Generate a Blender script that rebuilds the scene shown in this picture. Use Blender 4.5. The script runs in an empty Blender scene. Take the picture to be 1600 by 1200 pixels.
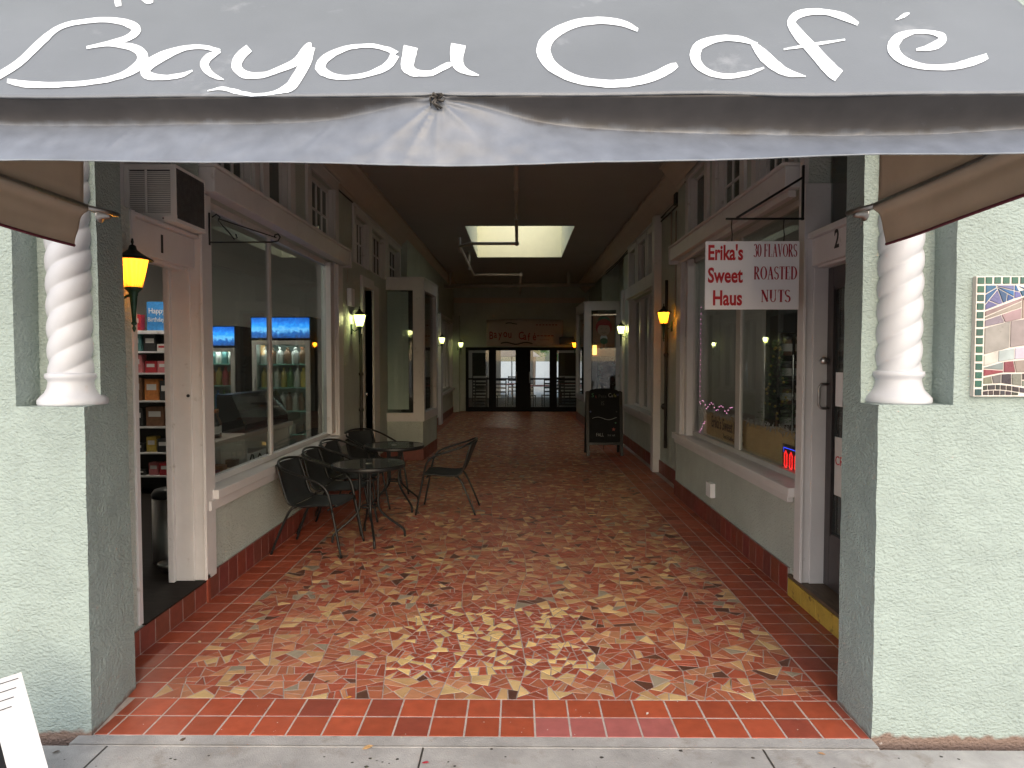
import bpy, bmesh, math, random
from mathutils import Vector, Matrix, noise as mnoise
R = math.radians
rnd = random.Random(7)
sc = bpy.context.scene
C = sc.collection
# ------------------------------------------------------------ camera, sky, sun, exposure
cam_d = bpy.data.cameras.new("camera"); cam = bpy.data.objects.new("camera", cam_d); C.objects.link(cam)
cam_d.sensor_width = 36.0; cam_d.lens = 36.0*1060/1600; cam_d.clip_start = 0.05; cam_d.clip_end = 2000
PITCH = math.atan(40/1060); YAW = math.atan(10/1060*math.cos(PITCH))
cam.location = (0, 0, 1.67); cam.rotation_euler = (math.pi/2-PITCH, 0, YAW)
sc.camera = cam
SUN_EL, SUN_AZ = 30, 173        # degrees; azimuth from +Y clockwise: behind the viewer
w = bpy.data.worlds.new("World"); sc.world = w; w.use_nodes = True
nt = w.node_tree; bg = nt.nodes["Background"]
sky = nt.nodes.new("ShaderNodeTexSky"); sky.sky_type = 'NISHITA'; sky.sun_disc = False
sky.sun_elevation = R(SUN_EL); sky.sun_rotation = R(SUN_AZ); sky.dust_density = 3.0; sky.air_density = 1.2; sky.ozone_density = 0.6
nt.links.new(sky.outputs[0], bg.inputs[0]); bg.inputs[1].default_value = 0.15
sd = bpy.data.lights.new("sun", 'SUN'); sd.energy = 1.4; sd.angle = R(170); sd.color = (1, .97, .96)
so = bpy.data.objects.new("sun", sd); C.objects.link(so)
az, el = R(SUN_AZ), R(SUN_EL)
sdir = Vector((math.sin(az)*math.cos(el), math.cos(az)*math.cos(el), math.sin(el)))
so.rotation_euler = sdir.to_track_quat('Z', 'Y').to_euler()
sc.view_settings.view_transform = 'Standard'; sc.view_settings.look = 'None'
sc.view_settings.gamma = 1; sc.view_settings.exposure = 1.06
sc.render.engine = 'CYCLES'
cy = sc.cycles; cy.use_denoising = True; cy.max_bounces = 10; cy.diffuse_bounces = 6; cy.glossy_bounces = 5
cy.transparent_max_bounces = 16; cy.sample_clamp_indirect = 6; cy.caustics_reflective = False; cy.caustics_refractive = False

# ------------------------------------------------------------ materials
def s2l(c):
    return tuple((v/255/12.92) if v/255 <= .04045 else ((v/255+.055)/1.055)**2.4 for v in c)
def NT(name):
    m = bpy.data.materials.new(name); m.use_nodes = True
    return m, m.node_tree, m.node_tree.nodes["Principled BSDF"]
def node(t, ty, **kw):
    n = t.nodes.new(ty)
    for k, v in kw.items(): setattr(n, k, v)
    return n
def mat(name, col, rough=.6, metal=0, bump=0, bscale=40, bdet=3, var=.12, vscale=3, spec=.5, dirt=None, stretch=None, bdist=.01, coat=0):
    """painted / plain surface with low-frequency colour variation, fine bump and optional dirt blotches"""
    m, t, b = NT(name)
    b.inputs['Roughness'].default_value = rough; b.inputs['Metallic'].default_value = metal
    b.inputs['Specular IOR Level'].default_value = spec; b.inputs['Coat Weight'].default_value = coat
    tc = node(t, 'ShaderNodeTexCoord'); src = tc.outputs['Object']
    if stretch:
        mp = node(t, 'ShaderNodeMapping'); mp.inputs['Scale'].default_value = stretch
        t.links.new(src, mp.inputs[0]); src = mp.outputs[0]
    n1 = node(t, 'ShaderNodeTexNoise'); n1.inputs['Scale'].default_value = vscale; n1.inputs['Detail'].default_value = 6
    n1.inputs['Roughness'].default_value = .65
    t.links.new(src, n1.inputs['Vector'])
    mr = node(t, 'ShaderNodeMapRange'); mr.inputs[1].default_value = .3; mr.inputs[2].default_value = .7
    mr.inputs[3].default_value = 1-var; mr.inputs[4].default_value = 1+var
    t.links.new(n1.outputs[0], mr.inputs[0])
    mx = node(t, 'ShaderNodeVectorMath', operation='SCALE'); mx.inputs[0].default_value = col[:3]
    t.links.new(mr.outputs[0], mx.inputs[3]); out = mx.outputs[0]
    if dirt:
        n2 = node(t, 'ShaderNodeTexNoise'); n2.inputs['Scale'].default_value = dirt[1]; n2.inputs['Detail'].default_value = 8
        n2.inputs['Roughness'].default_value = .7
        t.links.new(src, n2.inputs['Vector'])
        r2 = node(t, 'ShaderNodeMapRange'); r2.inputs[1].default_value = dirt[2]; r2.inputs[2].default_value = dirt[2]+.12
        t.links.new(n2.outputs[0], r2.inputs[0])
        m2 = node(t, 'ShaderNodeMix', data_type='RGBA'); m2.inputs['B'].default_value = (*dirt[0], 1)
        t.links.new(r2.outputs[0], m2.inputs[0]); t.links.new(out, m2.inputs['A']); out = m2.outputs['Result']
    t.links.new(out, b.inputs['Base Color'])
    if bump:
        n3 = node(t, 'ShaderNodeTexNoise'); n3.inputs['Scale'].default_value = bscale; n3.inputs['Detail'].default_value = bdet
        t.links.new(src, n3.inputs['Vector'])
        bp = node(t, 'ShaderNodeBump'); bp.inputs['Strength'].default_value = bump; bp.inputs['Distance'].default_value = bdist
        t.links.new(n3.outputs[0], bp.inputs['Height']); t.links.new(bp.outputs[0], b.inputs['Normal'])
    return m
def stucco(name, col, strength=.9, scale=56):
    m, t, b = NT(name); b.inputs['Roughness'].default_value = .75; b.inputs['Specular IOR Level'].default_value = .3
    tc = node(t, 'ShaderNodeTexCoord')
    mp = node(t, 'ShaderNodeMapping'); mp.inputs['Scale'].default_value = (1, 1, 1.5)
    t.links.new(tc.outputs['Object'], mp.inputs[0])
    n0 = node(t, 'ShaderNodeTexNoise'); n0.inputs['Scale'].default_value = 9; n0.inputs['Detail'].default_value = 2
    t.links.new(mp.outputs[0], n0.inputs['Vector'])
    ad = node(t, 'ShaderNodeMix', data_type='RGBA', blend_type='ADD'); ad.inputs[0].default_value = .06
    t.links.new(mp.outputs[0], ad.inputs['A']); t.links.new(n0.outputs['Color'], ad.inputs['B'])
    v = node(t, 'ShaderNodeTexVoronoi', feature='SMOOTH_F1'); v.inputs['Scale'].default_value = scale; v.inputs['Smoothness'].default_value = .5
    n2 = node(t, 'ShaderNodeTexNoise'); n2.inputs['Scale'].default_value = scale*1.6; n2.inputs['Detail'].default_value = 5; n2.inputs['Distortion'].default_value = .6
    t.links.new(ad.outputs['Result'], v.inputs['Vector']); t.links.new(ad.outputs['Result'], n2.inputs['Vector'])
    mu = node(t, 'ShaderNodeMath', operation='MULTIPLY_ADD'); mu.inputs[1].default_value = -.8
    t.links.new(v.outputs['Distance'], mu.inputs[0]); t.links.new(n2.outputs[0], mu.inputs[2])
    bp = node(t, 'ShaderNodeBump'); bp.inputs['Strength'].default_value = strength; bp.inputs['Distance'].default_value = .009
    t.links.new(mu.outputs[0], bp.inputs['Height']); t.links.new(bp.outputs[0], b.inputs['Normal'])
    n3 = node(t, 'ShaderNodeTexNoise'); n3.inputs['Scale'].default_value = 2.2; n3.inputs['Detail'].default_value = 7; n3.inputs['Roughness'].default_value = .7
    t.links.new(tc.outputs['Object'], n3.inputs['Vector'])
    mr = node(t, 'ShaderNodeMapRange'); mr.inputs[1].default_value = .3; mr.inputs[2].default_value = .7; mr.inputs[3].default_value = .86; mr.inputs[4].default_value = 1.06
    t.links.new(n3.outputs[0], mr.inputs[0])
    # faint rain streaks and rubbed patches in the paint
    mp2 = node(t, 'ShaderNodeMapping'); mp2.inputs['Scale'].default_value = (9, 9, .7); t.links.new(tc.outputs['Object'], mp2.inputs[0])
    n5 = node(t, 'ShaderNodeTexNoise'); n5.inputs['Scale'].default_value = 1.6; n5.inputs['Detail'].default_value = 5; t.links.new(mp2.outputs[0], n5.inputs['Vector'])
    r5 = node(t, 'ShaderNodeMapRange'); r5.inputs[1].default_value = .56; r5.inputs[2].default_value = .72; r5.inputs[3].default_value = 1; r5.inputs[4].default_value = .95; t.links.new(n5.outputs[0], r5.inputs[0])
    m5 = node(t, 'ShaderNodeMath', operation='MULTIPLY'); t.links.new(mr.outputs[0], m5.inputs[0]); t.links.new(r5.outputs[0], m5.inputs[1])
    mx = node(t, 'ShaderNodeVectorMath', operation='SCALE'); mx.inputs[0].default_value = col
    t.links.new(m5.outputs[0], mx.inputs[3])
    # grime that sits on the lowest few centimetres above the pavement
    sp = node(t, 'ShaderNodeSeparateXYZ'); t.links.new(tc.outputs['Object'], sp.inputs[0])
    n4 = node(t, 'ShaderNodeTexNoise'); n4.inputs['Scale'].default_value = 14; n4.inputs['Detail'].default_value = 5
    t.links.new(tc.outputs['Object'], n4.inputs['Vector'])
    s1 = node(t, 'ShaderNodeMath', operation='MULTIPLY_ADD'); s1.inputs[1].default_value = -.07
    t.links.new(n4.outputs[0], s1.inputs[0]); t.links.new(sp.outputs['Z'], s1.inputs[2])
    r2 = node(t, 'ShaderNodeMapRange'); r2.inputs[1].default_value = -.028; r2.inputs[2].default_value = -.012; r2.inputs[3].default_value = .8; r2.inputs[4].default_value = 0
    t.links.new(s1.outputs[0], r2.inputs[0])
    m2 = node(t, 'ShaderNodeMix', data_type='RGBA'); m2.inputs['B'].default_value = (.17, .085, .06, 1)
    t.links.new(r2.outputs[0], m2.inputs[0]); t.links.new(mx.outputs[0], m2.inputs['A'])
    t.links.new(m2.outputs['Result'], b.inputs['Base Color'])
    return m
def emis(name, col, strength, mixc=None):
    m, t, b = NT(name); b.inputs['Base Color'].default_value = (*col, 1)
    b.inputs['Emission Color'].default_value = (*col, 1); b.inputs['Emission Strength'].default_value = strength
    return m
def glassm(name, tint=(.9, .93, .92), rough=.0, ior=1.5, opac=0.0):
    m = bpy.data.materials.new(name); m.use_nodes = True; t = m.node_tree; t.nodes.clear()
    o = node(t, 'ShaderNodeOutputMaterial'); mix = node(t, 'ShaderNodeMixShader'); tr = node(t, 'ShaderNodeBsdfTransparent')
    gl = node(t, 'ShaderNodeBsdfGlossy'); gl.inputs['Roughness'].default_value = rough
    lw = node(t, 'ShaderNodeLayerWeight'); lw.inputs['Blend'].default_value = .5
    pw = node(t, 'ShaderNodeMath', operation='POWER'); pw.inputs[1].default_value = 4.5; t.links.new(lw.outputs['Facing'], pw.inputs[0])
    fr = node(t, 'ShaderNodeMath', operation='MULTIPLY_ADD'); fr.inputs[1].default_value = .80; fr.inputs[2].default_value = .035; t.links.new(pw.outputs[0], fr.inputs[0])
    tr.inputs[0].default_value = (*tint, 1)
    t.links.new(fr.outputs[0], mix.inputs[0]); t.links.new(tr.outputs[0], mix.inputs[1]); t.links.new(gl.outputs[0], mix.inputs[2])
    out = mix.outputs[0]
    if opac:
        df = node(t, 'ShaderNodeBsdfDiffuse'); df.inputs[0].default_value = (.35, .38, .38, 1)
        m2 = node(t, 'ShaderNodeMixShader'); m2.inputs[0].default_value = opac
        t.links.new(out, m2.inputs[1]); t.links.new(df.outputs[0], m2.inputs[2]); out = m2.outputs[0]
    t.links.new(out, o.inputs[0])
    return m
def tilemat(name, rough=.4, bumps=.15, wear=.12, scuff=(.33, .24, .2), amt=.35):
    """colour comes from each tile's own attribute"""
    m, t, b = NT(name)
    at = node(t, 'ShaderNodeAttribute'); at.attribute_name = 'Col'
    tc = node(t, 'ShaderNodeTexCoord')
    n1 = node(t, 'ShaderNodeTexNoise'); n1.inputs['Scale'].default_value = 16; n1.inputs['Detail'].default_value = 6
    t.links.new(tc.outputs['Object'], n1.inputs['Vector'])
    mr = node(t, 'ShaderNodeMapRange'); mr.inputs[1].default_value = .3; mr.inputs[2].default_value = .7; mr.inputs[3].default_value = 1-wear; mr.inputs[4].default_value = 1+wear
    t.links.new(n1.outputs[0], mr.inputs[0])
    mx = node(t, 'ShaderNodeVectorMath', operation='SCALE'); t.links.new(at.outputs['Color'], mx.inputs[0]); t.links.new(mr.outputs[0], mx.inputs[3])
    # scuffs and mortar smears
    n2 = node(t, 'ShaderNodeTexNoise'); n2.inputs['Scale'].default_value = 5; n2.inputs['Detail'].default_value = 10; n2.inputs['Roughness'].default_value = .75
    t.links.new(tc.outputs['Object'], n2.inputs['Vector'])
    r2 = node(t, 'ShaderNodeMapRange'); r2.inputs[1].default_value = .62; r2.inputs[2].default_value = .74; r2.inputs[4].default_value = amt
    t.links.new(n2.outputs[0], r2.inputs[0])
    m2 = node(t, 'ShaderNodeMix', data_type='RGBA'); m2.inputs['B'].default_value = (*scuff, 1)
    t.links.new(r2.outputs[0], m2.inputs[0]); t.links.new(mx.outputs[0], m2.inputs['A']); t.links.new(m2.outputs['Result'], b.inputs['Base Color'])
    r3 = node(t, 'ShaderNodeMapRange'); r3.inputs[1].default_value = .3; r3.inputs[2].default_value = .7; r3.inputs[3].default_value = rough-.1; r3.inputs[4].default_value = rough+.16
    t.links.new(n2.outputs[0], r3.inputs[0]); t.links.new(r3.outputs[0], b.inputs['Roughness'])
    n4 = node(t, 'ShaderNodeTexNoise'); n4.inputs['Scale'].default_value = 60; n4.inputs['Detail'].default_value = 3
    t.links.new(tc.outputs['Object'], n4.inputs['Vector'])
    bp = node(t, 'ShaderNodeBump'); bp.inputs['Strength'].default_value = bumps; bp.inputs['Distance'].default_value = .003
    t.links.new(n4.outputs[0], bp.inputs['Height']); t.links.new(bp.outputs[0], b.inputs['Normal'])
    return m
M = {}
M['stucco'] = stucco('pale_green_stucco', (.30, .365, .35), .8)
M['stucco_in'] = stucco('lightened_green_stucco', (.50, .545, .50), 1.0, 40)  # same paint as outside, with extra passage light put into the colour
M['trim'] = mat('white_trim_paint', (.62, .60, .60), .45, var=.06, bump=.12, bscale=30, dirt=((.34, .30, .27), 7, .62))
M['trim_bright'] = mat('white_column_paint', (.50, .515, .565), .55, var=.06, bump=.35, bscale=26, dirt=((.40, .37, .33), 11, .66), bdist=.004)
M['ceiling'] = mat('ceiling_paint', (.36, .355, .35), .75, var=.05, vscale=1.5)
M['mould'] = mat('crown_paint', (.52, .45, .39), .6, var=.05)
M['cream'] = mat('skylight_well_paint', (.80, .77, .57), .7, var=.04)
M['grout'] = mat('grey_grout', (.43, .37, .34), .85, var=.2, vscale=8, bump=.4, bscale=120, dirt=((.1, .07, .05), 4, .6))
M['mosaic_grout'] = mat('brown_grey_grout', (.35, .30, .28), .85, var=.3, vscale=5, bump=.4, bscale=120, dirt=((.10, .07, .06), 3, .58))
M['tile'] = tilemat('quarry_tile', .42)
M['mosaic'] = tilemat('broken_tile_mosaic', .40, .2)
M['concrete'] = mat('pavement_concrete', (.33, .32, .31), .85, var=.28, vscale=3.5, bump=.8, bscale=160, bdet=8, dirt=((.25, .225, .20), 4.5, .57), bdist=.004)
M['bounce_road'] = mat('pale_bounce_road', (.42, .41, .39), .9, var=.2, bump=.5, bscale=200)  # unseen road, colour paled to bounce light up under awning and ceiling
M['canvas'] = mat('black_vinyl_canvas', (.115, .125, .142), .45, var=.14, vscale=1.3, bump=.25, bscale=260, bdet=2, dirt=((.20, .21, .23), 3, .60), bdist=.002, spec=.7)
M['canvas_in'] = mat('tan_canvas_underside', (.52, .45, .37), .8, var=.14, vscale=3, bump=.2, bscale=300, dirt=((.10, .07, .05), 4.5, .68), bdist=.002)
_t = M['canvas_in'].node_tree; _b = _t.nodes['Principled BSDF']; _tl = _t.nodes.new('ShaderNodeBsdfTranslucent'); _tl.inputs[0].default_value = (.50, .38, .27, 1)
_mx = _t.nodes.new('ShaderNodeMixShader'); _mx.inputs[0].default_value = .35; _t.links.new(_b.outputs[0], _mx.inputs[1]); _t.links.new(_tl.outputs[0], _mx.inputs[2]); _t.links.new(_mx.outputs[0], _t.nodes['Material Output'].inputs[0])
M['valance'] = tilemat('two_tone_valance_canvas', .42, .12, .14, (.16, .18, .22), .5)
M['burgundy'] = mat('burgundy_piping', (.12, .015, .03), .7)
M['letter'] = mat('white_lettering_paint', (.72, .77, .82), .45, var=.04, vscale=12)
M['steel'] = mat('galvanised_steel', (.35, .34, .33), .4, 1, var=.2, vscale=30)
M['chrome'] = mat('brushed_steel', (.6, .6, .6), .3, 1, var=.05)
M['black'] = mat('black_powder_coat', (.012, .013, .014), .35, var=.2, vscale=20, bump=.05, bscale=200, spec=.35)
M['doorblack'] = mat('matt_black_door_metal', (.008, .008, .009), .6, var=.2, vscale=10, spec=.12)
M['sling'] = mat('black_sling_fabric', (.018, .021, .023), .7, var=.2, vscale=8, bump=.5, bscale=400, bdist=.002)
M['lampgreen'] = mat('dark_green_lamp_metal', (.015, .06, .035), .4, metal=.3, var=.25, vscale=30)
M['lampdark'] = mat('weathered_lamp_roof', (.012, .022, .016), .45, metal=.3, var=.3, vscale=30)
M['dark'] = mat('dark_interior_wood', (.02, .016, .014), .6, var=.3, vscale=6)
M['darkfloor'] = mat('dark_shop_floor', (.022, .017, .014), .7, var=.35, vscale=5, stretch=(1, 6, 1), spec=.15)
M['wall_in'] = mat('shop_wall_paint', (.55, .52, .48), .8, var=.05)
M['wall_dk'] = mat('dark_shop_wall', (.07, .068, .065), .8, var=.1)
M['doorbrown'] = mat('dark_brown_door_paint', (.055, .045, .045), .4, var=.15, vscale=8, bump=.1, bscale=40)
M['glass'] = glassm('window_glass', opac=.03)
M['glass_dk'] = glassm('old_transom_glass', (.45, .46, .42), .02, opac=.10)
M['glass_table'] = glassm('table_glass', (.35, .40, .37), .05, opac=.10)
M['blind'] = mat('green_grey_blind', (.68, .76, .72), .6, var=.05)
M['alu'] = mat('grey_aluminium', (.60, .57, .54), .4, .2, var=.08)
M['yellow'] = mat('worn_yellow_paint', (.50, .33, .06), .55, var=.2, vscale=8, dirt=((.12, .07, .03), 12, .56))
M['wood'] = mat('worn_brown_wood', (.12, .08, .05), .6, var=.35, vscale=6, stretch=(8, 1, 1))
M['signwhite'] = mat('sign_white', (.86, .85, .87), .45, var=.03)
M['red'] = mat('sign_red', (.50, .012, .02), .5, var=.05)
M['darkred'] = mat('sign_dark_red', (.36, .012, .03), .5, var=.05)
M['blackpaint'] = mat('black_number_paint', (.01, .01, .01), .5)
M['board'] = mat('blackboard', (.009, .010, .012), .7, var=.3, vscale=6, dirt=((.02, .024, .027), 5, .6), spec=.2)
M['chalk'] = mat('white_chalk', (.4, .42, .4), .9)
M['pipe'] = mat('painted_pipe', (.42, .36, .31), .5, var=.1)
M['cable'] = mat('dark_cable', (.04, .035, .03), .6)
M['acbody'] = mat('off_white_plastic', (.72, .69, .66), .45, var=.05, dirt=((.35, .3, .26), 8, .66))
M['coil'] = mat('condenser_fins', (.10, .095, .095), .6, .3, var=.3, vscale=30)
M['kraft'] = mat('kraft_banner', (.75, .50, .24), .7, var=.12)
M['banner'] = mat('pale_banner_vinyl', (.55, .47, .43), .6, var=.05)
M['poster'] = mat('plank_poster', (.42, .20, .11), .6, var=.2, vscale=5, stretch=(1, 1, 12))
M['paper'] = mat('paper_white', (.62, .60, .58), .7)

# ------------------------------------------------------------ mesh builder
def woff(o):
    v = Vector((0, 0, 0))
    while o is not None: v += o.location; o = o.parent
    return v
class MB:
    def __init__(s): s.v = []; s.f = []; s.c = []; s.sm = []
    def face(s, idx, col=None, smooth=False): s.f.append(tuple(idx)); s.c.append(col); s.sm.append(smooth)
    def add(s, vs): n = len(s.v); s.v += [tuple(p) for p in vs]; return n
    def box(s, x0, x1, y0, y1, z0, z1, col=None, T=None):
        if x0 > x1: x0, x1 = x1, x0
        if y0 > y1: y0, y1 = y1, y0
        if z0 > z1: z0, z1 = z1, z0
        vs = [Vector((x, y, z)) for z in (z0, z1) for y in (y0, y1) for x in (x0, x1)]
        if T: vs = [T @ p for p in vs]
        n = s.add(vs)
        for q in ((0, 2, 3, 1), (4, 5, 7, 6), (0, 1, 5, 4), (2, 6, 7, 3), (0, 4, 6, 2), (1, 3, 7, 5)): s.face([n+i for i in q], col)
        return s
    def prism(s, pts, n0, h, u=None, v=None, origin=(0, 0, 0), col=None):
        """pts 2d in plane u,v at origin, extruded h along n0"""
        o = Vector(origin); u = Vector(u); v = Vector(v); nn = Vector(n0)*h
        a = s.add([o+u*p[0]+v*p[1] for p in pts]); b = s.add([o+u*p[0]+v*p[1]+nn for p in pts]); k = len(pts)
        s.face([a+i for i in range(k)][::-1], col); s.face([b+i for i in range(k)], col)
        for i in range(k): j = (i+1) % k; s.face((a+i, a+j, b+j, b+i), col)
        return s
    def tube(s, pts, r, n=10, cap=True, col=None, closed=False):
        P = [Vector(p) for p in pts]; m = len(P); rings = []
        up = None
        for i, p in enumerate(P):
            if closed: t = P[(i+1) % m]-P[i-1]
            else: t = (P[min(i+1, m-1)]-P[max(i-1, 0)])
            t.normalize()
            if up is None:
                up = Vector((0, 0, 1)) if abs(t.z) < .9 else Vector((1, 0, 0))
            up = (up-t*up.dot(t)).normalized(); side = t.cross(up)
            rr = r[i] if isinstance(r, (list, tuple)) else r
            rings.append(s.add([p+(up*math.cos(a)+side*math.sin(a))*rr for a in [2*math.pi*k/n for k in range(n)]]))
        seg = m if closed else m-1
        for i in range(seg):
            a, b = rings[i], rings[(i+1) % m]
            for k in range(n): l = (k+1) % n; s.face((a+k, a+l, b+l, b+k), col, True)
        if cap and not closed:
            s.face([rings[0]+k for k in range(n)][::-1], col); s.face([rings[-1]+k for k in range(n)], col)
        return s
    def lathe(s, prof, c=(0, 0, 0), n=24, flute=0, nfl=0, col=None, smooth=True, cap=True):
        c = Vector(c); rings = []
        for r, z in prof:
            rings.append(s.add([c+Vector(((r*(1+flute*math.cos(nfl*a)))*math.cos(a), (r*(1+flute*math.cos(nfl*a)))*math.sin(a), z)) for a in [2*math.pi*k/n for k in range(n)]]))
        for i in range(len(prof)-1):
            a, b = rings[i], rings[i+1]
            for k in range(n): l = (k+1) % n; s.face((a+k, a+l, b+l, b+k), col, smooth)
        if cap:
            s.face([rings[0]+k for k in range(n)][::-1], col); s.face([rings[-1]+k for k in range(n)], col)
        return s
    def sphere(s, c, r, n=10, col=None):
        pr = [(max(r*math.sin(math.pi*i/n), 1e-4), -r*math.cos(math.pi*i/n)) for i in range(n+1)]
        return s.lathe(pr, c, n+4, col=col)
    def grid(s, fn, nu, nv, col=None, smooth=True):
        n = s.add([fn(i/nu, j/nv) for j in range(nv+1) for i in range(nu+1)])
        for j in range(nv):
            for i in range(nu):
                a = n+j*(nu+1)+i; s.face((a, a+1, a+nu+2, a+nu+1), col, smooth)
        return s
    def build(s, name, m, parent=None, solid=0, bevel=0, weld=False, label=None):
        off = woff(parent) if parent is not None else Vector((0, 0, 0))
        me = bpy.data.meshes.new(name)
        me.from_pydata([tuple(Vector(p)-off) for p in s.v], [], s.f)
        me.polygons.foreach_set('use_smooth', s.sm)
        if any(c is not None for c in s.c):
            ca = me.color_attributes.new('Col', 'FLOAT_COLOR', 'CORNER'); buf = []
            for f, c in zip(s.f, s.c): buf += list((c or (.3, .3, .3))+(1,))*len(f)
            ca.data.foreach_set('color', buf)
        me.materials.append(M[m] if isinstance(m, str) else m)
        me.validate(); me.update()
        o = bpy.data.objects.new(name, me); C.objects.link(o); o.parent = parent
        if weld:
            bm = bmesh.new(); bm.from_mesh(me); bmesh.ops.remove_doubles(bm, verts=bm.verts, dist=1e-4); bmesh.ops.recalc_face_normals(bm, faces=bm.faces); bm.to_mesh(me); bm.free()
        if solid: md = o.modifiers.new('solid', 'SOLIDIFY'); md.thickness = solid; md.offset = 0
        if bevel: md = o.modifiers.new('bevel', 'BEVEL'); md.width = bevel; md.segments = 2; md.limit_method = 'ANGLE'
        if label: o['label'] = label
        return o
def thing(name, label, cat, loc=(0, 0, 0), group=None):
    o = bpy.data.objects.new(name, None); C.objects.link(o); o.location = loc; o.empty_display_size = .1
    o['label'] = label; o['category'] = cat
    if group: o['group'] = group
    return o
def tag(o, label, cat, group=None):
    o['label'] = label; o['category'] = cat
    if group: o['group'] = group
    return o
def struct(o): o['kind'] = 'structure'; return o
def boxp(name, m, parent, x0, x1, y0, y1, z0, z1, bevel=.003, label=None):
    return MB().box(x0, x1, y0, y1, z0, z1).build(name, m, parent, bevel=bevel, label=label)
def copy_tree(o, parent=None):
    c = o.copy(); C.objects.link(c); c.parent = parent
    for ch in list(o.children): copy_tree(ch, c)
    return c
def recenter(o, origin):
    """give a one-mesh thing an origin at its base"""
    d = Vector(origin)-o.location
    for v in o.data.vertices: v.co -= d
    o.location = origin
def text_mesh(s, size, m, parent, origin, ux, uy, name='lettering', ext=.001, align='LEFT', bold=0, sx=1.0, label=None):
    cu = bpy.data.curves.new('t', 'FONT'); cu.body = s; cu.size = size; cu.extrude = ext; cu.align_x = align; cu.offset = bold; cu.resolution_u = 3
    ob = bpy.data.objects.new('t', cu); C.objects.link(ob)
    dg = bpy.context.evaluated_depsgraph_get(); dg.update()
    me = bpy.data.meshes.new_from_object(ob.evaluated_get(dg)); bpy.data.objects.remove(ob)
    ux = Vector(ux).normalized(); uy = Vector(uy).normalized(); uz = ux.cross(uy)
    off = woff(parent) if parent is not None else Vector((0, 0, 0))
    for v in me.vertices: v.co = Vector(origin)+ux*(v.co.x*sx)+uy*v.co.y+uz*v.co.z-off
    me.materials.clear(); me.materials.append(M[m] if isinstance(m, str) else m)
    o = bpy.data.objects.new(name, me); C.objects.link(o); o.parent = parent
    if label: o['label'] = label
    return o
def gbox(mb, x0, x1, y0, y1, z0, z1, st=.04, amp=.003, skip='', warp=None):
    """box of small quads whose surface wobbles a little, like hand-trowelled render"""
    def jit(p):
        p = Vector(p)
        if warp: p = warp(p)
        q = p*9
        return p+Vector((mnoise.noise(q+Vector((9, 0, 0))), mnoise.noise(q+Vector((0, 7, 0))), mnoise.noise(q+Vector((0, 0, 5)))))*amp
    def side(o, u, v):
        nu = max(1, int(Vector(u).length/st)); nv = max(1, int(Vector(v).length/st))
        mb.grid(lambda a, b: jit(Vector(o)+Vector(u)*a+Vector(v)*b), nu, nv, smooth=False)
    X, Y, Z = x1-x0, y1-y0, z1-z0
    if 'f' not in skip: side((x0, y0, z0), (X, 0, 0), (0, 0, Z))
    if 'k' not in skip: side((x1, y1, z0), (-X, 0, 0), (0, 0, Z))
    if 'l' not in skip: side((x0, y1, z0), (0, -Y, 0), (0, 0, Z))
    if 'r' not in skip: side((x1, y0, z0), (0, Y, 0), (0, 0, Z))
    if 't' not in skip: side((x0, y0, z1), (X, 0, 0), (0, Y, 0))
    if 'b' not in skip: side((x0, y1, z0), (X, 0, 0), (0, -Y, 0))
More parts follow.
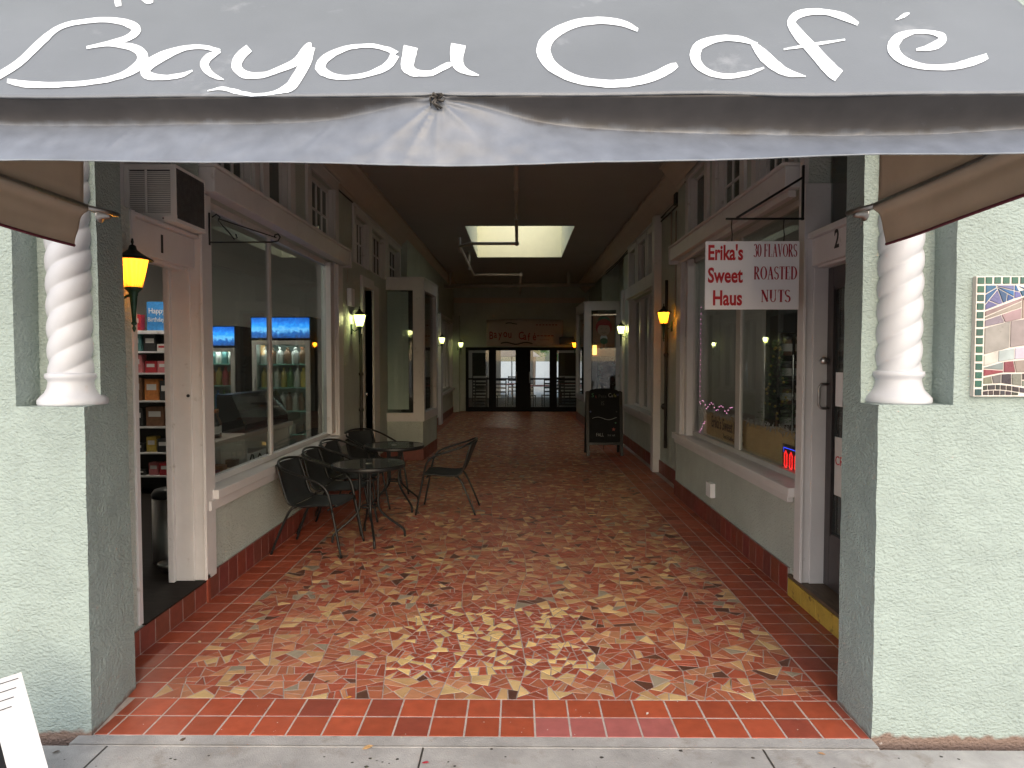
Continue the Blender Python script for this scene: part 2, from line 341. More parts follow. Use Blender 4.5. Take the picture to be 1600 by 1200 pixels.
STROKES=[[(-1.377,1.789,-1.394,1.802),(-1.375,1.792,-1.394,1.807),(-1.373,1.797,-1.394,1.814),(-1.369,1.803,-1.394,1.823),(-1.366,1.81,-1.393,1.833),(-1.362,1.82,-1.39,1.843),(-1.357,1.83,-1.386,1.855),(-1.352,1.843,-1.381,1.868),(-1.348,1.859,-1.378,1.883),(-1.346,1.879,-1.377,1.902),(-1.346,1.901,-1.377,1.925),(-1.345,1.924,-1.378,1.949),(-1.345,1.945,-1.376,1.97),(-1.344,1.965,-1.374,1.989),(-1.345,1.984,-1.372,2.006),(-1.344,2.001,-1.367,2.022),(-1.339,2.014,-1.359,2.036),(-1.329,2.024,-1.347,2.046),(-1.315,2.032,-1.332,2.054),(-1.298,2.037,-1.314,2.059),(-1.282,2.041,-1.298,2.063),(-1.265,2.044,-1.281,2.067),(-1.248,2.046,-1.263,2.07),(-1.231,2.046,-1.246,2.071),(-1.214,2.045,-1.228,2.071),(-1.196,2.041,-1.21,2.069),(-1.178,2.035,-1.191,2.066),(-1.161,2.029,-1.174,2.061),(-1.148,2.022,-1.158,2.056),(-1.137,2.016,-1.143,2.049),(-1.129,2.01,-1.129,2.04),(-1.126,2.007,-1.114,2.027),(-1.129,2.011,-1.1,2.006),(-1.129,2.012,-1.096,1.989),(-1.128,2.005,-1.098,1.977),(-1.129,1.996,-1.104,1.969),(-1.133,1.987,-1.111,1.961),(-1.139,1.98,-1.12,1.956),(-1.149,1.974,-1.132,1.951),(-1.16,1.968,-1.145,1.947),(-1.171,1.962,-1.158,1.943),(-1.184,1.956,-1.171,1.938),(-1.198,1.949,-1.187,1.934),(-1.211,1.944,-1.201,1.93),(-1.22,1.94,-1.21,1.927)],
[(-1.214,1.932,-1.22,1.94),(-1.204,1.934,-1.21,1.943),(-1.189,1.936,-1.197,1.948),(-1.173,1.938,-1.182,1.952),(-1.156,1.938,-1.166,1.955),(-1.139,1.936,-1.149,1.956),(-1.12,1.932,-1.132,1.955),(-1.102,1.927,-1.113,1.953),(-1.086,1.921,-1.096,1.95),(-1.072,1.914,-1.079,1.944),(-1.06,1.905,-1.063,1.936),(-1.052,1.897,-1.047,1.925),(-1.048,1.893,-1.031,1.91),(-1.048,1.892,-1.018,1.891),(-1.046,1.888,-1.011,1.873),(-1.045,1.882,-1.008,1.858),(-1.045,1.874,-1.01,1.845),(-1.046,1.864,-1.015,1.834),(-1.049,1.852,-1.022,1.824),(-1.054,1.841,-1.032,1.816),(-1.062,1.831,-1.044,1.808),(-1.074,1.823,-1.058,1.802),(-1.088,1.816,-1.073,1.796),(-1.105,1.81,-1.091,1.791),(-1.122,1.806,-1.109,1.787),(-1.142,1.802,-1.129,1.783),(-1.164,1.8,-1.151,1.781),(-1.187,1.798,-1.174,1.779),(-1.21,1.797,-1.196,1.777),(-1.232,1.797,-1.218,1.777),(-1.255,1.799,-1.24,1.776),(-1.277,1.8,-1.262,1.777),(-1.296,1.802,-1.281,1.778),(-1.313,1.804,-1.299,1.782),(-1.327,1.806,-1.316,1.786),(-1.34,1.809,-1.33,1.791),(-1.349,1.81,-1.339,1.794)],
[(-0.832,1.922,-0.828,1.905),(-0.841,1.926,-0.837,1.908),(-0.854,1.931,-0.85,1.914),(-0.87,1.937,-0.864,1.919),(-0.884,1.941,-0.878,1.922),(-0.898,1.942,-0.89,1.923),(-0.912,1.942,-0.903,1.923),(-0.926,1.941,-0.915,1.921),(-0.94,1.938,-0.927,1.917),(-0.954,1.934,-0.938,1.909),(-0.969,1.928,-0.948,1.899),(-0.983,1.921,-0.957,1.888),(-0.995,1.913,-0.965,1.877),(-1.004,1.903,-0.972,1.867),(-1.013,1.892,-0.978,1.856),(-1.019,1.881,-0.983,1.847),(-1.022,1.868,-0.984,1.84),(-1.02,1.854,-0.985,1.836),(-1.013,1.837,-0.985,1.836),(-1,1.82,-0.987,1.838),(-0.985,1.809,-0.988,1.837),(-0.972,1.804,-0.981,1.833),(-0.959,1.802,-0.969,1.828),(-0.946,1.802,-0.956,1.824),(-0.934,1.802,-0.943,1.822),(-0.922,1.803,-0.931,1.821),(-0.91,1.805,-0.92,1.822),(-0.899,1.807,-0.91,1.825),(-0.889,1.811,-0.9,1.827),(-0.882,1.816,-0.892,1.83),(-0.876,1.824,-0.885,1.834),(-0.872,1.831,-0.878,1.838),(-0.869,1.835,-0.874,1.841)],
[(-0.832,1.918,-0.825,1.909),(-0.838,1.917,-0.828,1.903),(-0.846,1.914,-0.832,1.895),(-0.855,1.91,-0.836,1.886),(-0.862,1.904,-0.838,1.879),(-0.865,1.895,-0.839,1.873),(-0.867,1.884,-0.839,1.866),(-0.865,1.871,-0.838,1.862),(-0.859,1.856,-0.838,1.86),(-0.848,1.842,-0.836,1.857),(-0.837,1.831,-0.83,1.85),(-0.826,1.823,-0.823,1.841),(-0.815,1.815,-0.814,1.833),(-0.803,1.81,-0.805,1.826),(-0.791,1.806,-0.793,1.818),(-0.781,1.804,-0.782,1.811),(-0.773,1.802,-0.774,1.806)],
[(-0.766,1.941,-0.741,1.914),(-0.769,1.935,-0.743,1.908),(-0.773,1.927,-0.746,1.899),(-0.778,1.917,-0.749,1.889),(-0.78,1.905,-0.75,1.881),(-0.782,1.894,-0.75,1.873),(-0.782,1.882,-0.75,1.865),(-0.779,1.868,-0.749,1.86),(-0.772,1.851,-0.748,1.859),(-0.762,1.836,-0.747,1.856),(-0.75,1.825,-0.742,1.849),(-0.738,1.816,-0.736,1.843),(-0.725,1.81,-0.729,1.838),(-0.712,1.807,-0.719,1.834),(-0.698,1.807,-0.707,1.831),(-0.685,1.807,-0.694,1.83),(-0.673,1.809,-0.683,1.831),(-0.663,1.813,-0.674,1.833),(-0.654,1.818,-0.666,1.837),(-0.645,1.823,-0.658,1.843),(-0.636,1.829,-0.649,1.85),(-0.625,1.835,-0.639,1.858),(-0.613,1.842,-0.628,1.867),(-0.601,1.85,-0.619,1.876),(-0.591,1.86,-0.612,1.887),(-0.583,1.873,-0.609,1.899),(-0.577,1.888,-0.607,1.913),(-0.573,1.901,-0.605,1.929),(-0.571,1.91,-0.602,1.941),(-0.571,1.913,-0.597,1.948),(-0.574,1.914,-0.59,1.95),(-0.576,1.916,-0.585,1.948),(-0.575,1.919,-0.584,1.946)],
[(-0.603,1.938,-0.568,1.927),(-0.601,1.925,-0.567,1.914),(-0.598,1.908,-0.565,1.897),(-0.595,1.89,-0.562,1.877),(-0.594,1.874,-0.561,1.859),(-0.594,1.861,-0.562,1.842),(-0.595,1.847,-0.563,1.826),(-0.596,1.834,-0.565,1.812),(-0.598,1.822,-0.567,1.8),(-0.599,1.812,-0.568,1.789),(-0.6,1.803,-0.571,1.779),(-0.601,1.797,-0.574,1.77),(-0.603,1.79,-0.58,1.762),(-0.607,1.783,-0.589,1.756),(-0.612,1.776,-0.598,1.754),(-0.618,1.769,-0.609,1.752),(-0.626,1.763,-0.619,1.75),(-0.636,1.759,-0.63,1.748),(-0.647,1.756,-0.642,1.746),(-0.659,1.754,-0.654,1.744),(-0.67,1.753,-0.667,1.743),(-0.682,1.754,-0.679,1.743),(-0.694,1.758,-0.691,1.745),(-0.707,1.761,-0.703,1.747),(-0.719,1.765,-0.715,1.75),(-0.731,1.769,-0.728,1.753),(-0.743,1.773,-0.74,1.758),(-0.755,1.777,-0.751,1.762),(-0.767,1.778,-0.761,1.764),(-0.777,1.776,-0.771,1.764),(-0.786,1.771,-0.781,1.763),(-0.793,1.766,-0.79,1.761),(-0.798,1.763,-0.796,1.759)],
[(-0.332,1.909,-0.347,1.886),(-0.335,1.912,-0.35,1.891),(-0.341,1.917,-0.352,1.897),(-0.35,1.924,-0.355,1.904),(-0.361,1.93,-0.362,1.91),(-0.374,1.934,-0.374,1.916),(-0.39,1.939,-0.389,1.922),(-0.408,1.943,-0.405,1.926),(-0.424,1.945,-0.421,1.928),(-0.441,1.944,-0.436,1.928),(-0.457,1.943,-0.451,1.925),(-0.473,1.94,-0.466,1.921),(-0.488,1.935,-0.478,1.914),(-0.502,1.928,-0.49,1.905),(-0.516,1.919,-0.501,1.894),(-0.528,1.909,-0.51,1.883),(-0.537,1.899,-0.516,1.872),(-0.543,1.888,-0.519,1.863),(-0.547,1.876,-0.519,1.856),(-0.548,1.861,-0.519,1.851),(-0.544,1.843,-0.519,1.852),(-0.533,1.828,-0.519,1.851),(-0.522,1.818,-0.515,1.845),(-0.511,1.812,-0.508,1.838),(-0.5,1.807,-0.499,1.831),(-0.489,1.804,-0.49,1.826),(-0.477,1.802,-0.48,1.822),(-0.465,1.801,-0.469,1.819),(-0.453,1.801,-0.457,1.818),(-0.439,1.802,-0.444,1.818),(-0.424,1.804,-0.429,1.821),(-0.409,1.807,-0.415,1.825),(-0.394,1.812,-0.402,1.83),(-0.381,1.817,-0.39,1.838),(-0.367,1.823,-0.379,1.847),(-0.355,1.83,-0.369,1.856),(-0.344,1.84,-0.362,1.866),(-0.336,1.853,-0.358,1.875),(-0.332,1.867,-0.355,1.886),(-0.329,1.88,-0.353,1.898),(-0.327,1.888,-0.352,1.906)],
[(-0.321,1.939,-0.28,1.924),(-0.321,1.931,-0.281,1.917),(-0.321,1.92,-0.281,1.907),(-0.32,1.907,-0.281,1.896),(-0.319,1.896,-0.282,1.885),(-0.319,1.886,-0.282,1.874),(-0.319,1.873,-0.282,1.865),(-0.317,1.858,-0.281,1.86),(-0.312,1.841,-0.282,1.858),(-0.303,1.828,-0.282,1.855),(-0.293,1.819,-0.28,1.849),(-0.283,1.813,-0.276,1.843),(-0.272,1.81,-0.271,1.838),(-0.261,1.809,-0.263,1.835),(-0.249,1.809,-0.253,1.833),(-0.237,1.811,-0.242,1.834),(-0.226,1.814,-0.232,1.835),(-0.216,1.819,-0.224,1.84),(-0.207,1.825,-0.217,1.846),(-0.199,1.832,-0.21,1.853),(-0.193,1.837,-0.203,1.859),(-0.187,1.842,-0.196,1.863),(-0.183,1.846,-0.191,1.865),(-0.18,1.85,-0.186,1.866),(-0.177,1.853,-0.183,1.867)],
[(-0.19,1.947,-0.148,1.936),(-0.189,1.939,-0.148,1.927),(-0.189,1.926,-0.149,1.916),(-0.189,1.911,-0.15,1.904),(-0.188,1.898,-0.151,1.895),(-0.186,1.885,-0.151,1.886),(-0.184,1.873,-0.151,1.878),(-0.18,1.861,-0.15,1.872),(-0.175,1.848,-0.15,1.867),(-0.168,1.838,-0.148,1.861),(-0.161,1.83,-0.146,1.854),(-0.152,1.823,-0.142,1.847),(-0.143,1.818,-0.137,1.84),(-0.133,1.815,-0.13,1.833),(-0.122,1.814,-0.12,1.827),(-0.112,1.813,-0.111,1.821),(-0.105,1.812,-0.104,1.817)],
[(0.347,2.006,0.34,1.991),(0.34,2.014,0.332,1.996),(0.331,2.024,0.321,2.003),(0.319,2.036,0.309,2.011),(0.304,2.046,0.296,2.017),(0.289,2.052,0.281,2.021),(0.271,2.056,0.265,2.025),(0.252,2.059,0.247,2.027),(0.233,2.06,0.229,2.027),(0.213,2.059,0.211,2.025),(0.192,2.057,0.192,2.022),(0.172,2.052,0.174,2.016),(0.152,2.045,0.157,2.008),(0.133,2.035,0.14,1.997),(0.113,2.024,0.125,1.984),(0.096,2.01,0.111,1.97),(0.081,1.995,0.101,1.957),(0.068,1.978,0.095,1.945),(0.058,1.959,0.091,1.933),(0.052,1.937,0.089,1.924),(0.049,1.913,0.088,1.916),(0.052,1.89,0.089,1.906),(0.059,1.869,0.091,1.894),(0.068,1.85,0.095,1.88),(0.078,1.834,0.101,1.866),(0.091,1.82,0.11,1.853),(0.106,1.808,0.121,1.84),(0.121,1.798,0.133,1.828),(0.137,1.789,0.147,1.818),(0.153,1.783,0.161,1.811),(0.17,1.777,0.176,1.805),(0.187,1.773,0.192,1.801),(0.204,1.771,0.209,1.798),(0.222,1.769,0.227,1.796),(0.242,1.768,0.245,1.795),(0.261,1.769,0.264,1.796),(0.28,1.77,0.282,1.798),(0.299,1.774,0.3,1.802),(0.318,1.778,0.318,1.808),(0.336,1.784,0.335,1.815),(0.352,1.79,0.35,1.822),(0.367,1.798,0.363,1.829),(0.381,1.806,0.375,1.837),(0.392,1.814,0.386,1.845),(0.402,1.821,0.397,1.851),(0.41,1.828,0.405,1.855),(0.417,1.835,0.413,1.858),(0.422,1.841,0.419,1.859),(0.426,1.845,0.423,1.861)],
[(0.67,1.944,0.662,1.931),(0.664,1.949,0.656,1.934),(0.656,1.957,0.646,1.939),(0.646,1.966,0.635,1.944),(0.634,1.972,0.623,1.947),(0.621,1.976,0.611,1.95),(0.606,1.978,0.597,1.952),(0.59,1.978,0.583,1.952),(0.573,1.977,0.568,1.949),(0.555,1.973,0.552,1.943),(0.536,1.967,0.534,1.935),(0.517,1.959,0.519,1.925),(0.5,1.948,0.508,1.916),(0.485,1.931,0.503,1.908),(0.475,1.912,0.499,1.9),(0.468,1.893,0.496,1.892),(0.465,1.875,0.494,1.883),(0.466,1.858,0.493,1.875),(0.469,1.844,0.493,1.864),(0.476,1.832,0.495,1.854),(0.484,1.822,0.5,1.844),(0.494,1.814,0.507,1.836),(0.506,1.808,0.516,1.829),(0.519,1.803,0.527,1.824),(0.533,1.801,0.539,1.821),(0.548,1.801,0.553,1.821),(0.564,1.803,0.568,1.822),(0.58,1.807,0.584,1.826),(0.596,1.811,0.599,1.829),(0.612,1.818,0.614,1.833),(0.628,1.827,0.629,1.838),(0.643,1.835,0.643,1.843),(0.653,1.841,0.653,1.847)],
[(0.649,1.934,0.662,1.947),(0.649,1.925,0.666,1.941),(0.649,1.912,0.672,1.934),(0.649,1.898,0.677,1.925),(0.651,1.885,0.683,1.916),(0.654,1.872,0.687,1.905),(0.659,1.859,0.692,1.892),(0.664,1.847,0.696,1.88),(0.67,1.836,0.7,1.869),(0.676,1.828,0.704,1.861),(0.683,1.821,0.707,1.853),(0.69,1.815,0.711,1.845),(0.7,1.811,0.717,1.838),(0.712,1.808,0.724,1.831),(0.727,1.808,0.735,1.823),(0.74,1.808,0.744,1.816),(0.749,1.808,0.751,1.811)],
[(0.994,2.031,0.981,2.015),(0.991,2.039,0.976,2.02),(0.987,2.051,0.968,2.027),(0.982,2.064,0.959,2.034),(0.973,2.075,0.95,2.041),(0.963,2.082,0.941,2.048),(0.951,2.088,0.931,2.056),(0.937,2.092,0.921,2.063),(0.922,2.095,0.908,2.068),(0.905,2.098,0.893,2.068),(0.887,2.099,0.874,2.067),(0.868,2.098,0.857,2.063),(0.85,2.094,0.842,2.058),(0.833,2.086,0.83,2.052),(0.817,2.075,0.82,2.044),(0.802,2.059,0.813,2.037),(0.788,2.039,0.81,2.034),(0.781,2.017,0.81,2.03),(0.779,1.998,0.811,2.021),(0.779,1.981,0.813,2.008),(0.78,1.963,0.816,1.993),(0.782,1.944,0.819,1.976),(0.786,1.924,0.823,1.958),(0.79,1.905,0.828,1.938),(0.793,1.887,0.832,1.92),(0.796,1.869,0.835,1.902),(0.798,1.852,0.839,1.885),(0.801,1.835,0.842,1.87),(0.804,1.821,0.845,1.858),(0.807,1.81,0.847,1.848),(0.811,1.801,0.85,1.84),(0.815,1.795,0.853,1.833),(0.817,1.791,0.854,1.828)],
[(0.731,1.912,0.733,1.919),(0.746,1.915,0.749,1.923),(0.769,1.918,0.772,1.929),(0.794,1.922,0.798,1.935),(0.818,1.927,0.823,1.94),(0.844,1.932,0.849,1.945),(0.873,1.939,0.876,1.949),(0.899,1.945,0.902,1.953),(0.917,1.949,0.919,1.956)],
[(1.09,1.904,1.094,1.912),(1.099,1.904,1.105,1.917),(1.112,1.903,1.121,1.924),(1.127,1.904,1.138,1.932),(1.142,1.908,1.152,1.94),(1.158,1.915,1.164,1.947),(1.174,1.926,1.175,1.955),(1.19,1.939,1.184,1.961),(1.205,1.957,1.184,1.96),(1.212,1.976,1.183,1.956),(1.209,1.986,1.184,1.961),(1.202,1.991,1.182,1.967),(1.193,1.995,1.177,1.973),(1.181,1.997,1.168,1.977),(1.166,1.998,1.155,1.979),(1.15,1.998,1.14,1.98),(1.134,1.997,1.125,1.977),(1.119,1.995,1.11,1.971),(1.103,1.991,1.094,1.963),(1.086,1.985,1.08,1.953),(1.069,1.975,1.07,1.944),(1.052,1.961,1.062,1.935),(1.035,1.944,1.054,1.926),(1.021,1.924,1.05,1.918),(1.011,1.902,1.048,1.914),(1.008,1.884,1.046,1.908),(1.01,1.869,1.045,1.899),(1.015,1.858,1.045,1.887),(1.022,1.849,1.048,1.878),(1.032,1.842,1.054,1.869),(1.043,1.836,1.062,1.861),(1.056,1.832,1.072,1.855),(1.07,1.828,1.084,1.85),(1.086,1.826,1.099,1.848),(1.103,1.825,1.116,1.847),(1.121,1.826,1.134,1.849),(1.138,1.827,1.151,1.851),(1.155,1.829,1.168,1.855),(1.172,1.833,1.185,1.861),(1.189,1.838,1.202,1.868),(1.205,1.843,1.218,1.874),(1.222,1.85,1.234,1.88),(1.24,1.858,1.25,1.886),(1.255,1.866,1.264,1.891),(1.265,1.872,1.274,1.895)],
[(1.107,2.041,1.108,2.045),(1.113,2.044,1.114,2.05),(1.122,2.048,1.124,2.058),(1.131,2.052,1.134,2.066),(1.14,2.056,1.143,2.072),(1.147,2.061,1.15,2.076),(1.154,2.066,1.157,2.079),(1.16,2.071,1.163,2.08),(1.165,2.074,1.167,2.081)],
[(-1.334,2.27,-1.312,2.272),(-1.324,2.253,-1.302,2.255),(-1.309,2.228,-1.287,2.23),(-1.293,2.202,-1.272,2.204),(-1.279,2.18,-1.259,2.183),(-1.267,2.161,-1.248,2.165),(-1.256,2.145,-1.239,2.149),(-1.247,2.131,-1.23,2.135),(-1.24,2.122,-1.225,2.126)],
[(-1.262,2.267,-1.247,2.274),(-1.253,2.253,-1.237,2.26),(-1.24,2.233,-1.224,2.24),(-1.225,2.21,-1.21,2.221),(-1.211,2.19,-1.199,2.206),(-1.196,2.173,-1.189,2.195),(-1.182,2.16,-1.179,2.185),(-1.169,2.149,-1.169,2.176),(-1.157,2.141,-1.162,2.169),(-1.147,2.137,-1.157,2.165),(-1.141,2.139,-1.152,2.16),(-1.138,2.142,-1.146,2.157),(-1.136,2.145,-1.141,2.155)]]
# ------------------------------------------------------------ ground
struct(MB().box(-400, 400, -400, 400, -.4, -.15).build('ground', 'bounce_road'))
struct(MB().box(-9, 9, -4.5, 2.862, -.15, -.008).build('pavement', 'concrete'))
pv = MB()
for x in (-5.95, -4.5, -1.78, -.41, 1.05, 2.5, 3.95, 5.4): pv.box(x-.004, x+.004, -4.4, 2.86, -.03, -.0068)
pv.box(-8.9, 8.9, 1.35, 1.358, -.03, -.0064)
struct(pv.build('pavement_joints', 'cable'))
def wob(x, a=.006): return a*mnoise.noise(Vector((x*7, 3.1, 0)))+a*.6*mnoise.noise(Vector((x*31, 1.1, 0)))
th = MB()
th.grid(lambda a, b: ((-1.95+a*3.50), 2.865+b*(.068+wob(a*3.62, .008)), -.001+.0015*mnoise.noise(Vector((a*40, b*3, 0)))), 90, 3)
th.box(-1.95, 1.55, 2.8621, 2.93, -.06, -.006)
struct(th.build('threshold_strip', 'concrete'))
struct(MB().box(-2.2, 2.4, 2.932, 21.3, -.2, -.0013).build('mortar_bed', 'grout'))

struct(MB().box(-1.802, 1.522, 3.264, 21.28, -.1, -.0010).build('mosaic_mortar', 'mosaic_grout'))
def inset(pts, g):
    """shrink a convex polygon by g on every side"""
    n = len(pts); out = []
    for i in range(n):
        p0, p1, p2 = Vector(pts[i-1]), Vector(pts[i]), Vector(pts[(i+1) % n])
        d1 = (p1-p0).normalized(); d2 = (p2-p1).normalized()
        n1 = Vector((-d1.y, d1.x)); n2 = Vector((-d2.y, d2.x))
        k = 1+n1.dot(n2)
        if k < .25: k = .25
        out.append(p1+(n1+n2)*(g/k))
    return out
def tile_poly(mb, pts, g, h, col, to3=lambda p, z: (p[0], p[1], z), z0=-.003):
    a = sum(pts[i-1][0]*pts[i][1]-pts[i][0]*pts[i-1][1] for i in range(len(pts)))/2
    if a < 0: pts = pts[::-1]
    if abs(a) < 4e-4: return
    lo = inset(pts, g); hi = inset(pts, g+.0016); k = len(pts)
    i0 = mb.add([to3(p, z0) for p in lo]); i1 = mb.add([to3(p, h-.0012) for p in lo]); i2 = mb.add([to3(p, h) for p in hi])
    for i in range(k):
        j = (i+1) % k
        mb.face((i0+i, i0+j, i1+j, i1+i), col); mb.face((i1+i, i1+j, i2+j, i2+i), col)
    mb.face([i2+i for i in range(k)], col)
def redtile():
    k = rnd.random(); b = rnd.uniform(.82, 1.12)
    c = (.36, .075, .035) if k < .8 else ((.28, .062, .038) if k < .9 else (.38, .095, .055))
    return tuple(x*b for x in c)
TP = .1585
bt = MB()
for j in range(2):
    for i in range(23):
        x0 = -1.985+i*TP; x1 = x0+TP
        x0 = max(x0, -1.89); x1 = min(x1, 1.55)
        if x1-x0 < .02: continue
        y0 = 2.934+j*.165
        col = redtile()
        if j == 0 and 1.55 > x0 > .05 and x0 < .6: col = (.36, .11, .10)
        tile_poly(bt, [(x0, y0), (x1, y0), (x1, y0+.165), (x0, y0+.165)], .0042, rnd.uniform(-.0006, .0006), col)
for side in (0, 1):
    for i in range(112):
        for k in range(3 if side else 2):
            y0 = 3.264+i*.161
            if side == 0: x0 = -1.805-(k+1)*TP; x1 = x0+TP; x0 = max(x0, -2.145)
            else: x0 = 1.525+k*TP; x1 = min(x0+TP, 1.925 if y0 < 8.2 else 2.04)
            if side == 0 and k == 1: x0 = -2.145
            if x1-x0 < .02: continue
            tile_poly(bt, [(x0, y0), (x1, y0), (x1, y0+.161), (x0, y0+.161)], .0042, rnd.uniform(-.0006, .0006), redtile())
struct(bt.build('tiled_floor_border', 'tile'))
# broken-tile mosaic: a warped, jittered lattice of clay pieces
def mcol(y, emblem):
    k = rnd.random(); b = rnd.uniform(.8, 1.15)
    if emblem: c = (.66, .47, .20) if k < .30 else ((.33, .075, .042) if k < .95 else (.45, .16, .08))
    elif k < .34: c = (.32, .076, .042)
    elif k < .60: c = (.37, .118, .062)
    elif k < .78: c = (.42, .19, .10)
    elif k < .88: c = (.50, .31, .15)
    elif k < .915: c = (.60, .42, .20)
    elif k < .955: c = (.11, .045, .03)
    elif k < .975: c = (.36, .10, .05)
    else: c = (.28, .24, .18)
    return tuple(x*b for x in c)
mo = MB()
MX0, MX1 = -1.802, 1.522
ex0, ex1, ey0, ey1 = -.68, .42, 3.52, 4.52
def poly_area(p): return abs(sum(p[i-1][0]*p[i][1]-p[i][0]*p[i-1][1] for i in range(len(p))))/2
def cut(poly, c, n):
    """split a convex polygon by the line through c with normal n"""
    a, b = [], []; k = len(poly)
    for i in range(k):
        p, q = poly[i], poly[(i+1) % k]; dp = (p[0]-c[0])*n[0]+(p[1]-c[1])*n[1]; dq = (q[0]-c[0])*n[0]+(q[1]-c[1])*n[1]
        (a if dp >= 0 else b).append(p)
        if dp*dq < 0:
            t = dp/(dp-dq); m_ = (p[0]+(q[0]-p[0])*t, p[1]+(q[1]-p[1])*t); a.append(m_); b.append(m_)
    return a, b
def shatter(poly, lvl=0):
    cx_ = sum(p[0] for p in poly)/len(poly); cy_ = sum(p[1] for p in poly)/len(poly)
    emb = ex0 < cx_ < ex1 and ey0 < cy_ < ey1
    A = poly_area(poly); lim = (.0034 if emb else .0056)*rnd.uniform(.75, 1.55)
    if A < lim or lvl > 11:
        tile_poly(mo, poly, .0024 if not emb else .0030, rnd.uniform(-.0003, .0005), mcol(cy_, emb), z0=-.002); return
    best = None
    for i in range(len(poly)):           # longest extent gives the direction to cut across
        for j in range(i):
            d = math.hypot(poly[i][0]-poly[j][0], poly[i][1]-poly[j][1])
            if best is None or d > best[0]: best = (d, math.atan2(poly[i][1]-poly[j][1], poly[i][0]-poly[j][0]))
    an = best[1]+rnd.gauss(0, .20)
    if len(poly) > 3 and abs(A/(best[0]**2)) > .40: # roughly square: cut parallel to one of its sides
        k_ = rnd.randrange(len(poly)); an = math.atan2(poly[k_][1]-poly[k_-1][1], poly[k_][0]-poly[k_-1][0])+rnd.gauss(0, .18)
    c_ = (cx_+rnd.uniform(-.10, .10)*best[0]*math.cos(an), cy_+rnd.uniform(-.10, .10)*best[0]*math.sin(an))
    a, b = cut(poly, c_, (math.cos(an), math.sin(an)))
    for q in (a, b):
        if len(q) > 2: shatter(q, lvl+1)
ny_ = 44; nx_ = 9; GP = {}
for j in range(ny_+1):
    for i in range(nx_+1):
        x = MX0+(MX1-MX0)*i/nx_; y = 3.264+(21.28-3.264)*j/ny_
        if 0 < i < nx_: x += rnd.uniform(-.10, .10)
        if 0 < j < ny_: y += rnd.uniform(-.11, .11)
        GP[i, j] = (x, y)
for j in range(ny_):
    for i in range(nx_): shatter([GP[i, j], GP[i+1, j], GP[i+1, j+1], GP[i, j+1]])
struct(mo.build('mosaic_floor', 'mosaic'))

# ------------------------------------------------------------ the building
BLD = thing('arcade_building', 'pale green stucco arcade building with a long open passage between two shopfronts', 'building', (0, 2.93, 0))
XL, XR, XR2, XL2 = -2.15, 1.93, 2.08, -2.03
def walls(mb, xa, xb, y0, y1, z0, z1, ops, st=.12):
    ys = sorted({y0, y1, *[o[0] for o in ops], *[o[1] for o in ops]}); ys = [y for y in ys if y0 <= y <= y1]
    for a, b in zip(ys, ys[1:]):
        mid = (a+b)/2; zz = sorted((o[2], o[3]) for o in ops if o[0] <= mid <= o[1]); z = z0
        for za, zb in zz:
            if za > z+1e-4: mb.box(xa, xb, a, b, z, za)
            z = max(z, zb)
        if z < z1-1e-4: mb.box(xa, xb, a, b, z, z1)
def splay(p):
    # the inner face of the left pier is splayed, more so towards the top
    if p.x > -1.95: p.x -= max(0, p.y-2.93)/.43*(.047+.010*max(0, p.z))
    return p
f = MB()
gbox(f, -2.19, -1.89, 2.93, 3.36, -.1, 1.46, skip='klb', warp=splay)
gbox(f, -2.19, -1.89, 3.085, 3.36, 1.46, 2.75, skip='klbt', warp=splay)
f.box(-2.19, -1.89, 2.93, 3.40, 2.75, 7)
gbox(f, -4.2, -2.19, 2.93, 3.40, -.1, 2.75, skip='klb')
f.box(-8, -4.2, 2.93, 3.40, -.1, 7); f.box(-4.2, -2.19, 2.93, 3.40, 2.75, 7)
f.build('facade_wall', 'stucco', BLD)
f = MB()
gbox(f, 1.55, 1.87, 2.93, 3.25, -.1, 1.47, skip='krb')
gbox(f, 1.55, 1.87, 3.085, 3.25, 1.47, 2.75, skip='krbt')
f.box(1.55, 1.87, 2.93, 3.25, 2.75, 7)
gbox(f, 1.87, 4.2, 2.93, 3.25, -.1, 2.75, skip='krb')
f.box(4.2, 8, 2.93, 3.25, -.1, 7); f.box(1.87, 4.2, 2.93, 3.25, 2.75, 7)
f.build('facade_wall', 'stucco', BLD)
MB().box(-1.89, 1.55, 2.93, 3.25, 3.68, 7).build('lintel', 'stucco', BLD)
# twisted columns
def twisted(cx, z0, label):
    b = MB(); c = (cx, 3.082, 0)
    pr = [(.137, z0), (.140, z0+.008), (.139, z0+.024), (.128, z0+.038), (.112, z0+.055), (.102, z0+.075), (.097, z0+.100), (.098, z0+.112), (.107, z0+.120), (.110, z0+.130), (.107, z0+.141), (.094, z0+.146)]
    ob = b.lathe(pr, c, 48).build('column_base', 'trim_bright', BLD)
    s = MB()
    def fn(a, t):
        z = z0+.14+t*1.25; th = 2*math.pi*a; ph = th-2*math.pi*(z-z0)/.30
        l = abs(math.sin(2*ph/2*1.0*2)) if False else abs(math.sin(1.5*ph+.4))
        r = .084+.014*l**.6
        return (cx+r*math.cos(th), 3.082+r*math.sin(th), z)
    s.grid(fn, 72, 170)
    sh = s.build('twisted_column', 'trim_bright', BLD, weld=True, label=label)
    ob.parent = sh; ob.location = Vector((0, 0, 0)); return sh
twisted(-2.037, 1.46, 'left twisted white column in its niche'); twisted(1.712, 1.47, 'right twisted white column in its niche')
